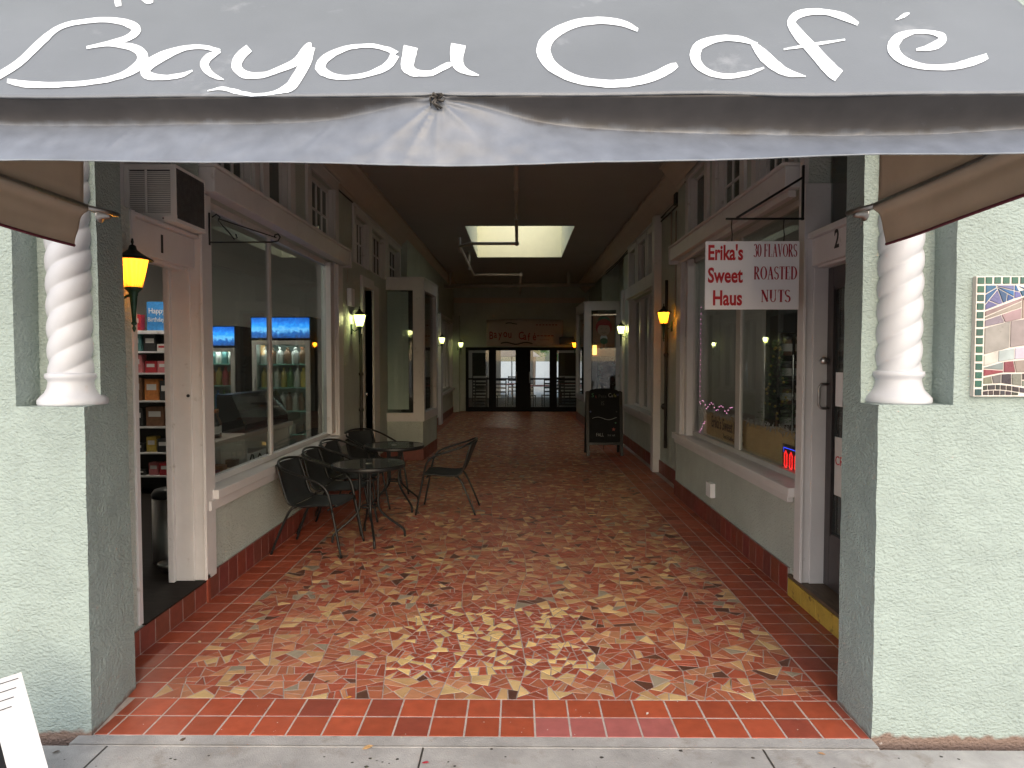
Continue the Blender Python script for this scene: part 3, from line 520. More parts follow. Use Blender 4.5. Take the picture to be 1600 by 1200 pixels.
# shell: outer walls, roof and dividing walls
s = MB()
s.box(-5.4, -5.2, 3.40, 21.3, -.1, 4.0); s.box(5.2, 5.4, 3.25, 21.3, -.1, 4.0)
s.box(-5.2, -2.33, 9.9, 10.05, .15, 4.0); s.box(2.11, 5.2, 8.62, 8.77, .12, 4.0)
s.build('interior_wall', 'wall_in', BLD)
hx0, hx1, hy0, hy1 = -.95, 1.0, 12.05, 15.75
c = MB(); c.box(-8, hx0, 3.41, 21.5, 4.0, 4.25); c.box(hx1, 8, 3.41, 21.5, 4.0, 4.25); c.box(hx0, hx1, 3.41, hy0, 4.0, 4.25); c.box(hx0, hx1, hy1, 21.5, 4.0, 4.25)
c.box(-1.885, 1.545, 3.252, 3.409, 4.0, 4.25)
c.build('ceiling', 'ceiling', BLD)
k = MB(); t_ = .12
k.box(hx0-t_, hx0, hy0-t_, hy1+t_, 4.252, 5.25); k.box(hx1, hx1+t_, hy0-t_, hy1+t_, 4.252, 5.25); k.box(hx0, hx1, hy0-t_, hy0, 4.252, 5.25); k.box(hx0, hx1, hy1, hy1+t_, 4.252, 5.25)
k.box(hx0, hx0+.012, hy0+.012, hy1-.012, 4.002, 5.2); k.box(hx1-.012, hx1, hy0+.012, hy1-.012, 4.002, 5.2)
k.box(hx0, hx1, hy0, hy0+.012, 4.002, 5.2); k.box(hx0, hx1, hy1-.012, hy1, 4.002, 5.2)
sk = k.build('skylight_well', 'cream', BLD)
MB().box(hx0-.1, hx1+.1, hy0-.1, hy1+.1, 5.252, 5.262).build('skylight_pane', 'glass', sk)
# crown mouldings
def crown(xw, s, y0, y1, zt=4.0):
    pts = [(0, -.30), (.015*s, -.30), (.03*s, -.27), (.03*s, -.25), (.07*s, -.22), (.16*s, -.12), (.20*s, -.06), (.22*s, -.05), (.235*s, -.05), (.235*s, -.003), (0, -.003)]
    return MB().prism(pts, (0, 1, 0), y1-y0, (1, 0, 0), (0, 0, 1), (xw, y0, zt)).build('crown_moulding', 'mould', BLD)
crown(XL, 1, 3.41, 21.25); crown(XR, -1, 3.26, 8.3); crown(XR2, -1, 8.3, 21.25)

# left wall
opsL = [(3.78, 4.57, .15, 3.62), (3.42, 3.78, 2.50, 3.62), (4.70, 8.02, .75, 2.80), (4.72, 5.50, 2.95, 3.62), (5.82, 6.36, 2.95, 3.62), (7.02, 7.92, 2.95, 3.62),
        (9.35, 9.97, .15, 2.66), (8.92, 9.66, 2.93, 3.56), (9.90, 10.85, 2.93, 3.56), (11.15, 12.2, 2.93, 3.56)]
b = MB(); walls(b, XL-.18, XL, 3.40, 12.45, -.1, 4.0, opsL); b.build('side_wall', 'stucco_in', BLD)
opsL2 = [(17.4, 20.6, .78, 2.72), (13.4, 16.9, .15, 2.7)]
b = MB(); walls(b, XL2-.18, XL2, 12.45, 21.3, -.1, 4.0, opsL2); b.build('side_wall', 'stucco_in', BLD)
opsR = [(3.60, 4.57, .13, 3.2), (4.66, 8.0, .77, 2.83), (4.85, 5.52, 2.99, 3.62), (5.92, 6.64, 2.99, 3.62), (7.04, 7.70, 2.99, 3.68)]
b = MB(); walls(b, XR, XR+.18, 3.25, 8.3, -.1, 4.0, opsR); b.build('side_wall', 'stucco_in', BLD)
opsR2 = [(10.3, 12.65, .80, 2.74), (10.25, 10.8, 3.0, 3.62), (11.1, 11.75, 3.0, 3.62), (12.05, 12.7, 3.0, 3.62), ]
opsR2 = [q for q in opsR2 if q]
b = MB(); walls(b, XR2, XR2+.18, 8.3, 13.5, -.1, 4.0, opsR2); b.box(XR2+.18, 2.55, 13.38, 13.5, -.1, 4.0); b.box(2.50, 2.62, 13.5, 17.0, -.1, 4.0); b.box(2.08, 2.62, 17.0, 17.1, 3.06, 4.0); b.box(2.2, 2.38, 17.1, 21.3, -.1, 4.0); b.build('side_wall', 'stucco_in', BLD)
MB().box(2.04, 2.5, 13.5, 17.0, -.2, -.0016).build('floor_extension', 'grout', BLD)

# red tile skirting, one piece per run
def skirting(x, s, y0, y1, h=.19, end=None):
    mb = MB(); mb.box(x, x+s*.018, y0, y1, -.004, h-.004, col=(.30, .26, .24))
    n = max(1, round((y1-y0)/.16)); d = (y1-y0)/n
    for i in range(n):
        a = y0+i*d
        to3 = lambda p, z: (x+s*(.018+z), p[0], p[1])
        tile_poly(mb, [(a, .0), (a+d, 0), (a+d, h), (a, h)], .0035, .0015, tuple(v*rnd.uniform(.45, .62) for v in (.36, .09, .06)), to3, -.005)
    return mb.build('tile_skirting', 'tile', BLD)
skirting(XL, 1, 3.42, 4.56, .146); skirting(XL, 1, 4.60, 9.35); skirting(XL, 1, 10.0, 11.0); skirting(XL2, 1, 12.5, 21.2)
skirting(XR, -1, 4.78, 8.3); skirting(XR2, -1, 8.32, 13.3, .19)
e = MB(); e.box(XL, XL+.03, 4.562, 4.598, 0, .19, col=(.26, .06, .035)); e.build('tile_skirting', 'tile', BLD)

# yellow painted step at the right-hand door
st = MB()
for i in range(5):
    a = 3.62+i*.226
    tile_poly(st, [(a, 0), (a+.226, 0), (a+.226, .126), (a, .126)], .002, .012, (.5, .33, .06), lambda p, z: (XR-(.018+z), p[0], p[1]), -.018)
step = st.build('yellow_step', 'yellow', BLD)
MB().box(XR-.026, XR+.2, 3.60, 4.76, .128, .150).build('tread', 'wood', step)
# ---------------- doors
def post(mb, x0, x1, y0, y1, z0, z1): mb.box(x0, x1, y0, y1, z0, z1)
# left door 1: frame, number board, transom ledge
d = MB()
d.box(XL-.21, XL+.03, 4.555, 4.70, .158, 2.78)       # broad far jamb facing the street
d.box(XL-.19, XL-.05, 4.538, 4.553, .158, 2.27); d.box(XL+.012, XL+.026, 4.545, 4.553, .158, 2.7); d.box(XL-.21, XL-.17, 4.50, 4.537, .158, 2.27)
d.box(XL-.21, XL+.012, 3.76, 3.80, .158, 2.495); d.box(XL-.24, XL-.16, 3.74, 3.82, 2.496, 3.62)
d.box(XL-.06, XL-.02, 3.80, 4.553, 2.27, 2.465)
d.box(XL-.12, XL-.06, 3.80, 4.535, 2.25, 2.30)
d.box(XL-.14, XL+.01, 3.80, 4.60, 2.467, 2.49)
d.box(XL-.30, XL-.24, 3.44, 4.555, 2.49, 3.62)
fr1 = d.build('door_frame', 'trim', BLD, bevel=.004)
text_mesh('1', .15, 'blackpaint', fr1, (XL-.0185, 4.10, 2.315), (0, 1, 0), (0, 0, 1), 'door_number', bold=.004, sx=1.0)
MB().sphere((XL-.06, 4.513, 1.42), .011, 8).build('strike_hole', 'blackpaint', fr1)
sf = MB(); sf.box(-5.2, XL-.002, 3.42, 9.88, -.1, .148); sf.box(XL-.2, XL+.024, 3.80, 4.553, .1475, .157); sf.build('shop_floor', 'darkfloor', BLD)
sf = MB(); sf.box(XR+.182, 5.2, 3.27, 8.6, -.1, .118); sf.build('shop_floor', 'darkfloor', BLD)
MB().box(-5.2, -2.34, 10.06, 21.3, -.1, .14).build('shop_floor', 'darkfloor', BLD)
MB().box(2.27, 5.2, 8.78, 21.3, -.1, .14).build('shop_floor', 'darkfloor', BLD)
# right door 2
d = MB()
d.box(XR-.03, XR+.19, 4.555, 4.655, .152, 2.83); d.box(XR-.025, XR-.012, 4.545, 4.553, .152, 2.4)
d.box(XR+.03, XR+.17, 4.538, 4.553, .152, 2.27)
d.box(XR+.02, XR+.06, 3.60, 4.56, 2.285, 2.46); d.box(XR+.06, XR+.13, 3.60, 4.56, 2.27, 2.31); d.box(XR-.01, XR+.15, 3.60, 4.58, 2.462, 2.50)
d.box(XR-.028, XR+.17, 4.58, 4.655, 2.832, 3.02); d.box(XR-.02, XR+.2, 3.60, 4.70, 3.03, 3.2)
fr2 = d.build('door_frame', 'trim', BLD, bevel=.004)
text_mesh('2', .16, 'blackpaint', fr2, (XR+.0185, 4.235, 2.35), (0, -1, 0), (0, 0, 1), 'door_number', bold=.003, sx=.8)
MB().box(XR+.14, XR+.15, 3.60, 4.58, 2.50, 3.03).build('transom_pane', 'glass_dk', fr2)
l = MB(); l.box(XR+.12, XR+.165, 4.455, 4.532, .16, 2.265); l.box(XR+.12, XR+.165, 3.62, 3.72, .16, 2.265)
l.box(XR+.12, XR+.165, 3.72, 4.455, .16, .52); l.box(XR+.12, XR+.165, 3.72, 4.455, 2.12, 2.265)
l.box(XR+.112, XR+.12, 4.437, 4.455, .50, 2.14)
dl = l.build('door', 'doorbrown', BLD, bevel=.004)
MB().box(XR+.14, XR+.146, 3.72, 4.455, .52, 2.12).build('pane', 'glass_dk', dl)
MB().lathe([(.002, 0), (.02, .004), (.022, .012), (.018, .03), (.024, .045), (.02, .055), (.002, .058)], (0, 0, 0), 14)
kn = MB(); kn.sphere((XR+.085, 4.50, 1.655), .026, 10); kn.tube([(XR+.12, 4.50, 1.655), (XR+.09, 4.50, 1.655)], .012, 8); kn.build('knob', 'chrome', dl)
MB().tube([(XR+.12, 4.50, 1.50), (XR+.075, 4.505, 1.50), (XR+.06, 4.505, 1.48), (XR+.06, 4.505, 1.36), (XR+.075, 4.505, 1.34), (XR+.12, 4.50, 1.34)], .009, 8).build('handle', 'steel', dl)
pp = MB().box(XR+.136, XR+.139, 4.06, 4.43, .78, 1.16).build('paper_notice', 'paper', dl)
text_mesh('CREPES', .085, 'red', pp, (XR+.135, 4.42, .98), (0, -1, 0), (0, 0, 1), 'lettering')
MB().box(XR+.136, XR+.139, 4.34, 4.435, 1.36, 1.58).build('sticker_strip', 'signwhite', dl)
# ---------------- windows
def window(name, xw, s, y0, y1, z0, z1, nv=1, nh=1, fw=.05, rec=.09, pane='glass', trimw=.09, proud=.03, mull=.022, label=None, mpos=None, mm='trim', trim_top=True, mdepth=.03):
    """s=+1: wall face looks to +x"""
    b = MB(); xi = xw-s*rec
    if trimw:
        p0, p1 = xw+s*.001, xw+s*proud
        b.box(p0, p1, y0-trimw, y0, z0, z1); b.box(p0, p1, y1, y1+trimw, z0, z1)
        if trim_top: b.box(p0, p1, y0-trimw, y1+trimw, z1, z1+trimw*.8); b.box(p0+s*.001, p1+s*.018, y0-trimw-.01, y1+trimw+.01, z1+trimw*.8, z1+trimw*.8+.03)
    a0, a1 = xi-s*.04, xi+s*.02
    b.box(a0, a1, y0, y0+fw, z0, z1); b.box(a0, a1, y1-fw, y1, z0, z1); b.box(a0, a1, y0+fw, y1-fw, z0, z0+fw); b.box(a0, a1, y0+fw, y1-fw, z1-fw, z1)
    if fw < .09:
        b.box(a1, xw+s*.0005, y0, y0+.016, z0, z1); b.box(a1, xw+s*.0005, y1-.016, y1, z0, z1)
    for i in range(1, nv):
        y = y0+fw+(y1-y0-2*fw)*i/nv if not mpos else mpos[i-1]
        b.box(xi-s*mdepth/2, xi+s*mdepth/2, y-mull/2, y+mull/2, z0+fw, z1-fw)
    for i in range(1, nh): z = z0+fw+(z1-z0-2*fw)*i/nh; b.box(xi-s*mdepth/2+.001, xi+s*mdepth/2-.001, y0+fw, y1-fw, z-mull/2, z+mull/2)
    o = b.build(name, mm, BLD, bevel=.003, label=label)
    MB().box(xi-s*.004, xi+s*.001, y0+fw*.9, y1-fw*.9, z0+fw*.9, z1-fw*.9).build('pane', pane, o)
    return o
# left shopfront
wl = window('shopfront_window', XL, 1, 4.70, 8.02, .75, 2.80, 2, 1, .05, .10, mpos=[6.12], mull=.055, trimw=0)
b = MB(); b.box(XL-.08, XL+.03, 8.02, 8.22, .75, 2.78); b.box(XL-.08, XL-.02, 7.86, 8.02, .79, 2.78); b.build('casing', 'trim', wl, bevel=.004)
b = MB(); b.box(XL-.10, XL+.07, 4.66, 8.26, .69, .756); b.box(XL+.001, XL+.045, 4.60, 8.24, .62, .69); b.build('sill', 'trim', wl, bevel=.006)
b = MB(); b.box(XL+.001, XL+.11, 4.58, 8.26, 2.79, 2.955); b.box(XL+.001, XL+.13, 4.58, 8.28, 2.957, 2.98); b.box(XL-.03, XL+.12, 8.262, 8.30, 2.77, 2.955); b.build('header_beam', 'trim', wl, bevel=.006)
window('transom_window', XL, 1, 4.72, 5.50, 2.95, 3.62, 4, 1, .05, .07, 'glass_dk', .10)
window('transom_window', XL, 1, 5.82, 6.36, 2.95, 3.62, 1, 1, .03, .07, 'glass_dk', .14)
window('transom_window', XL, 1, 7.02, 7.92, 2.95, 3.62, 4, 2, .05, .07, 'glass_dk', .14)
for a, bb in ((8.92, 9.66), (9.90, 10.85), (11.15, 12.2)): window('transom_window', XL, 1, a, bb, 2.93, 3.56, 4, 2, .05, .07, 'glass_dk', .11)
# right shopfront
wr = window('shopfront_window', XR, -1, 4.66, 8.0, .77, 2.83, 2, 1, .05, .13, mpos=[6.35], mull=.13, trimw=0, mm='alu')
wr.data.materials[0] = M['black'] if False else M['alu']
b = MB(); b.box(XR-.03, XR+.10, 8.0, 8.2, .77, 2.80); b.box(XR+.02, XR+.10, 7.88, 8.0, .77, 2.82); b.build('casing', 'trim', wr, bevel=.004)
b = MB(); b.box(XR-.07, XR+.12, 4.665, 8.22, .71, .776); b.box(XR-.045, XR-.001, 4.74, 8.2, .66, .71); b.build('sill', 'trim', wr, bevel=.006)
b = MB(); b.box(XR-.11, XR-.001, 4.70, 8.22, 2.84, 2.985); b.box(XR-.13, XR-.001, 4.70, 8.24, 2.987, 3.01); b.box(XR-.12, XR+.03, 8.222, 8.26, 2.80, 2.985); b.box(XR-.06, XR-.001, 4.77, 8.0, 2.79, 2.838); b.build('header_beam', 'trim', wr, bevel=.006)
window('transom_window', XR, -1, 4.85, 5.52, 2.99, 3.62, 4, 1, .045, .07, 'glass_dk', .10)
window('transom_window', XR, -1, 5.92, 6.64, 2.99, 3.62, 3, 2, .045, .07, 'glass_dk', .12)
window('transom_window', XR, -1, 7.04, 7.70, 2.99, 3.68, 1, 1, .03, .07, 'glass_dk', .12)
# second window on the right, with pilasters, sill and three transoms
w2 = window('shopfront_window', XR2, -1, 10.3, 12.65, .80, 2.74, 3, 1, .05, .10, mull=.10, trimw=.12, mdepth=.14)
b = MB(); b.box(XR2-.10, XR2+.06, 10.12, 12.8, .74, .806); b.box(XR2-.07, XR2-.001, 10.16, 12.78, .66, .74); b.build('sill', 'trim', w2, bevel=.006)
b = MB(); b.box(XR2-.08, XR2-.001, 10.1, 12.8, 2.76, 2.96); b.build('header_beam', 'trim', w2, bevel=.006)
MB().box(XR2-.11, XR2-.001, 9.92, 10.10, .0, 3.74).build('pilaster', 'trim', BLD, bevel=.006)
for a, bb in ((10.25, 10.8), (11.1, 11.75), (12.05, 12.7)): window('transom_window', XR2, -1, a, bb, 3.0, 3.62, 3, 1, .045, .07, 'glass_dk', .12)
# narrow door frame beyond the second right window
b = MB(); b.box(XR2-.05, XR2-.001, 13.30, 13.52, .19, 3.0); b.box(XR2-.05, XR2+.05, 13.502, 13.53, .0, 3.0); b.build('corner_board', 'trim', BLD, bevel=.004)
# left door 3: dark opening with broad white casing
b = MB(); b.box(XL-.10, XL+.03, 9.97, 10.35, .0, 2.74); b.box(XL+.001, XL+.035, 9.22, 9.97, 2.66, 2.80); b.box(XL+.001, XL+.035, 9.24, 9.35, .19, 2.66)
b.build('door_frame', 'trim', BLD, bevel=.004)
dd = MB().box(XL-.15, XL-.10, 9.35, 9.97, .15, 2.66).build('door', 'doorbrown', BLD)
MB().sphere((XL-.07, 9.86, 1.15), .03, 8).build('knob', 'chrome', dd)
# bay windows
def bay(p0, p1, p2, zb, zs, zg0, zg1, zt, name='bay_window', blind=False, pane='glass'):
    """p0 wall corner (front), p1 outer front corner, p2 outer far corner: front face p0-p1 looks at the street"""
    P0, P1, P2 = (Vector((*p, 0)) for p in (p0, p1, p2))
    root = MB()
    def wallseg(mb, a, b, z0, z1, t=.05, out=0.0):
        d = (b-a).normalized(); n = Vector((d.y, -d.x, 0))
        if n.y > .5 or (abs(n.y) < .5 and n.x*(P1.x-P0.x) < 0): n = -n
        q = [a+n*out, b+n*out, b+n*(out-t), a+n*(out-t)]
        i = mb.add([(p.x, p.y, z0) for p in q]+[(p.x, p.y, z1) for p in q])
        for fc in ((0, 1, 2, 3), (4, 5, 6, 7), (0, 1, 5, 4), (1, 2, 6, 5), (2, 3, 7, 6), (3, 0, 4, 7)): mb.face([i+k for k in fc])
        return n
    wallseg(root, P0, P1, zb, zs); wallseg(root, P1, P2, zb, zs)
    o = root.build(name, 'stucco_in', BLD)
    sk = MB(); wallseg(sk, P0, P1, -.003, zb, .05, .012); wallseg(sk, P1, P2, -.003, zb, .05, .012)
    for k, c in enumerate(sk.f): sk.c[k] = (.20, .05, .035)
    sk.build('skirting', 'tile', o)
    tr = MB()
    for a, b in ((P0, P1), (P1, P2)):
        L = (b-a).length; d = (b-a)/L; m = .10
        wallseg(tr, a, b, zs, zg0, .08, .025); wallseg(tr, a, b, zg1, zt, .08, .025)
        wallseg(tr, a, a+d*m, zg0, zg1, .08, .024); wallseg(tr, b-d*m*1.5, b, zg0, zg1, .08, .024)
    wallseg(tr, P0, P1, zt, zt+.02, .10, .04); wallseg(tr, P1, P2, zt, zt+.02, .10, .04)
    tr.build('frame', 'trim', o)
    gp = MB()
    for a, b in ((P0, P1), (P1, P2)): wallseg(gp, a, b, zg0, zg1, .006, -.03)
    gp.build('pane', pane, o)
    tp = MB(); w_ = P0.x; far = P2.y
    i = tp.add([(P0.x, P0.y, zt-.02), (P1.x, P1.y, zt-.02), (P2.x, P2.y, zt-.02), (P0.x, P2.y, zt-.02), (P0.x, P0.y, zt-.001), (P1.x, P1.y, zt-.001), (P2.x, P2.y, zt-.001), (P0.x, P2.y, zt-.001)])
    for fc in ((0, 1, 2, 3), (4, 5, 6, 7), (0, 1, 5, 4), (1, 2, 6, 5), (2, 3, 7, 6), (3, 0, 4, 7)): tp.face([i+k for k in fc])
    tp.build('top', 'trim', o)
    bk = MB(); sgn = 1 if P1.x > P0.x else -1
    bk.box(P0.x, P2.x, P2.y, P2.y+.04, 0, zt-.03); bk.box(P0.x, P1.x-sgn*.06, P0.y+.06, P2.y, zs-.06, zs-.01); bk.build('back_panel', 'wall_dk', o)
    if blind:
        bl = MB(); d = (P1-P0).normalized(); L = (P1-P0).length; n = Vector((0, 1, 0)); z = zg0+.05
        while z < zg1-.02:
            a = P0+d*.07+n*.07; c = P0+d*(L-.24)+n*.07
            i = bl.add([(a.x, a.y, z), (c.x, c.y, z), (c.x, c.y+.012, z+.021), (a.x, a.y+.012, z+.021)]); bl.face((i, i+1, i+2, i+3)); z += .0225
        bl.build('venetian_blind', 'blind', o)
    return o
bay((-2.35, 11.05), (-1.565, 11.07), (-1.50, 12.40), .20, .64, .78, 2.78, 2.97, blind=True)
bR = bay((2.50, 16.75), (1.66, 16.9), (1.62, 18.9), .20, .58, .72, 2.86, 3.06)
# far left: pilaster strips and a row of windows with thin mullions
for q in ((.05, 15.9, 16.05, .76, 2.72), (.09, 17.0, 17.4, 0, 2.78), (.05, 13.3, 13.5, .2, 2.72)): MB().box(XL2-.02, XL2+q[0], *q[1:]).build('pilaster', 'trim', BLD, bevel=.005)
MB().box(XL2-.12, XL2-.08, 13.4, 16.9, .15, 2.7).build('door', 'doorbrown', BLD)
w4 = window('shopfront_window', XL2, 1, 17.4, 20.6, .78, 2.72, 4, 1, .06, .08, mull=.16, trimw=.1, mdepth=.14)
MB().box(XL2-.02, XL2+.10, 17.35, 20.7, .72, .78).build('sill', 'trim', w4)
b = MB(); b.box(XL2+.001, XL2+.20, 20.9, 21.25, 0, 3.0); b.build('pilaster', 'stucco_in', BLD)

# ---------------- end wall with glazed doors
YE = 21.3
b = MB(); b.box(XL2-.3, -1.66, YE, YE+.2, -.1, 4.0); b.box(1.92, XR2+.3, YE, YE+.2, -.1, 4.0); b.box(-1.66, 1.92, YE, YE+.2, 2.02, 4.0)
b.box(-5.4, XL2-.3, YE, YE+.2, -.1, 4.0); b.box(XR2+.3, 5.4, YE, YE+.2, -.1, 4.0)
b.build('end_wall', 'stucco_in', BLD)
b = MB(); b.box(XL2+.01, XR2-.01, YE-.06, YE-.001, 3.48, 3.56); b.box(XL2+.01, XR2-.01, YE-.04, YE-.001, 3.40, 3.48); b.build('end_moulding', 'mould', BLD)
xs = [(-1.62, -.88), (-.75, -.04), (.33, 1.03), (1.16, 1.88)]
for i, (a, c) in enumerate(xs):
    b = MB()
    y0, y1 = YE+.02, YE+.08
    b.box(a-.04, a+.05, y0, y1, 0, 2.0); b.box(c-.05, c+.04, y0, y1, 0, 2.0); b.box(a+.05, c-.05, y0, y1, 0, .14); b.box(a+.05, c-.05, y0, y1, 1.92, 2.0); b.box(a+.05, c-.05, y0-.01, y1-.01, 1.0, 1.05)
    o = b.build('glazed_door', 'doorblack', BLD)
    MB().box(a+.04, c-.04, y0+.02, y0+.028, .13, 1.93).build('pane', 'glass', o)
    if i in (1, 2): MB().tube([(c-.02 if i == 1 else a+.02, y0-.06, .9), (c-.02 if i == 1 else a+.02, y0-.06, 1.25)], .015, 8).build('handle', 'steel', o)
b = MB(); b.box(0, .29, YE+.01, YE+.12, 0, 2.0); b.box(-1.66, 1.92, YE+.0, YE+.1, 2.0, 2.02); b.box(-.84, -.79, YE+.01, YE+.1, 0, 2.0); b.box(1.07, 1.12, YE+.01, YE+.1, 0, 2.0); b.build('door_post', 'doorblack', BLD)
# room behind the glazed doors, open to the daylight at its far side
b = MB(); b.box(-5.4, -5.2, YE+.2, 29, -.1, 3.4); b.box(5.2, 5.4, YE+.2, 29, -.1, 3.4); b.box(-5.2, -.75, 28.8, 29, 0, 3.4); b.box(1.7, 5.2, 28.8, 29, 0, 3.4); b.box(-.75, 1.7, 28.8, 29, 2.05, 3.4); b.box(.52, .62, 28.8, 29, 0, 2.05)
b.build('interior_wall', 'wall_in', BLD)
b = MB(); b.box(-5.4, 5.4, YE+.2, 30, 3.4, 3.55)
for y in (23, 25, 27): b.box(-5.1, 5.1, y, y+.15, 3.2, 3.4)
b.build('back_room_ceiling', 'pipe', BLD)
MB().box(-5.2, 5.2, YE+.2, 29.2, -.15, -.004).build('back_room_floor', 'darkfloor', BLD)
# ------------------------------------------------------------ awning
AX0, AX1, AY0, AZ0, AY1 = -1.87, 1.53, 1.75, 2.34, 2.925
AW = thing('cafe_awning', 'dark grey fabric awning with white hand-painted cafe lettering over the passage entrance', 'awning', (0, AY0, AZ0))
KX = -.205
def slope(x, y):
    d = math.hypot((x-KX), (y-AY0)*1.2); a = math.atan2(y-AY0+.001, x-KX)
    z = AZ0+1.1*(y-AY0)+.006*mnoise.noise(Vector((x*2.2, y*2.2, 0)))
    z += .006*math.exp(-d/.05)*math.sin(a*9)
    if y < AY0+.02: z += .004*mnoise.noise(Vector((x*3, 0, 4)))
    return z
b = MB(); b.grid(lambda u, v: (lambda x, y: (x, y, slope(x, y)))(AX0+(AX1-AX0)*u, AY0+(AY1-AY0)*v**1.3), 220, 50)
cv = b.build('canvas', 'canvas', AW, solid=.003)
b = MB(); b.grid(lambda u, v: (lambda x, y: (x, y, slope(x, y)-.012))(AX0+.01+(AX1-AX0-.02)*u, AY0+.14+(AY1-AY0-.15)*v), 60, 30)
b.build('tan_lining', 'canvas_in', AW, solid=.002)
# hand-painted letters lie on the slope
b = MB(); nn = Vector((0, -1.1, 1)).normalized()*.0035
for st in STROKES:
    prev = None
    for i, (x0, y0, x1, y1) in enumerate(st):
        j0 = .0016*mnoise.noise(Vector((x0*60, y0*60, 1))); j1 = .0016*mnoise.noise(Vector((x1*60, y1*60, 9))); x0 += j0; y0 += j0; x1 += j1; y1 -= j1
        row = b.add([Vector((x0, y0, slope(x0, y0)))+nn, Vector((x1, y1, slope(x1, y1)))+nn])
        if prev is not None: b.face((prev, prev+1, row+1, row))
        prev = row
b.build('lettering', 'letter', cv)
def valz(x, t):
    zb = 2.168+.016*max(0, (x-.3)/1.2)-.014*math.exp(-((x+.15)/.55)**2)+.002*math.sin(x*9)
    return AZ0-.004-(AZ0-.004-zb)*t
def vm(x):
    m = .34+.10*mnoise.noise(Vector((x*1.3, 5, 0)))
    m -= .05*max(0, min(1, (-x-.2)/1.0))
    m += .18*math.exp(-((x-.95)/.45)**2)
    kn = math.exp(-(abs(x-KX)/.20)**2); return m*(1-kn)+.03*kn
def valance(u, t):
    x = AX0+(AX1-AX0)*u; m = vm(x)
    dp = .050*(m/.34)
    if t < m: y = dp*math.sin(math.pi/2*min(1, t/m))
    else:
        s_ = (t-m)/(1-m); y = dp-(dp+.030)*(s_**.9)
    z = valz(x, t)
    d = math.hypot(x-KX, (AZ0-.012-z)); a = math.atan2(AZ0-.012-z, x-KX)
    y += -.0075*math.exp(-d/.10)*(1-2*abs(math.sin(a*5.5+1.5+.8*math.sin(a*3)))**.6)*min(1, d/.01)-.012*math.exp(-(d/.02)**2)
    y += .0035*mnoise.noise(Vector((x*6, z*14, 1)))+.0028*mnoise.noise(Vector((x*22, z*30, 2)))*min(1, t*1.5)
    # old creases
    for cx_, sl, am in ((-1.02, .5, .004), (-.62, -.6, .004), (-.50, .7, .003), (-.80, .35, .003), (.70, .6, .003), (.52, -.5, .003), (.9, .8, .003)):
        dd = (x-cx_)-(z-2.25)*sl; y -= am*math.exp(-(dd/.008)**2)*math.exp(-((z-2.24)/.04)**2)
    return (x, AY0+y, z)
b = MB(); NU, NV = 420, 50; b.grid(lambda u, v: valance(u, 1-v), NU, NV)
for j in range(NV):      # the fold under the bar is coloured darker than the rest
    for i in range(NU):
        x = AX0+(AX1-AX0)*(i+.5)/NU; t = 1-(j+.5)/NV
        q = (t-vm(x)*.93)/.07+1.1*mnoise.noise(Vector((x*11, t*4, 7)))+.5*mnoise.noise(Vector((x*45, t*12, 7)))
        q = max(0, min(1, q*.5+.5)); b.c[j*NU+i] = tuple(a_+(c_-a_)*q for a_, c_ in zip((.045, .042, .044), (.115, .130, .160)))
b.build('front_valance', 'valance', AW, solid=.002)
b = MB(); b.tube([(AX0+(AX1-AX0)*k/160, AY0-.001+.0008*math.sin(k*1.7), slope(AX0+(AX1-AX0)*k/160, AY0)-.002) for k in range(161)], .0035, 6); b.build('piping', 'canvas', cv)
b = MB(); b.tube([tuple(Vector(valance(k/160, 1))+Vector((0, 0, .001))) for k in range(161)], .0022, 6, col=(.17, .19, .22)); b.build('hem', 'valance', AW)
rs = random.Random(3); b = MB()
for k in range(9): # the knot of tied cloth
    a = rs.uniform(0, 6.28); b.tube([(KX+.004*math.cos(a), AY0-.012, AZ0-.014+.004*math.sin(a)), (KX+.018*math.cos(a+.5), AY0-.02, AZ0-.016+.014*math.sin(a+.5)), (KX+.02*math.cos(a+1.4), AY0-.008, AZ0-.02+.02*math.sin(a+1.4))], [.004, .003, .002], 6)
b.build('tie_knot', 'cable', AW)
zt = AZ0+1.1*(AY1-AY0)
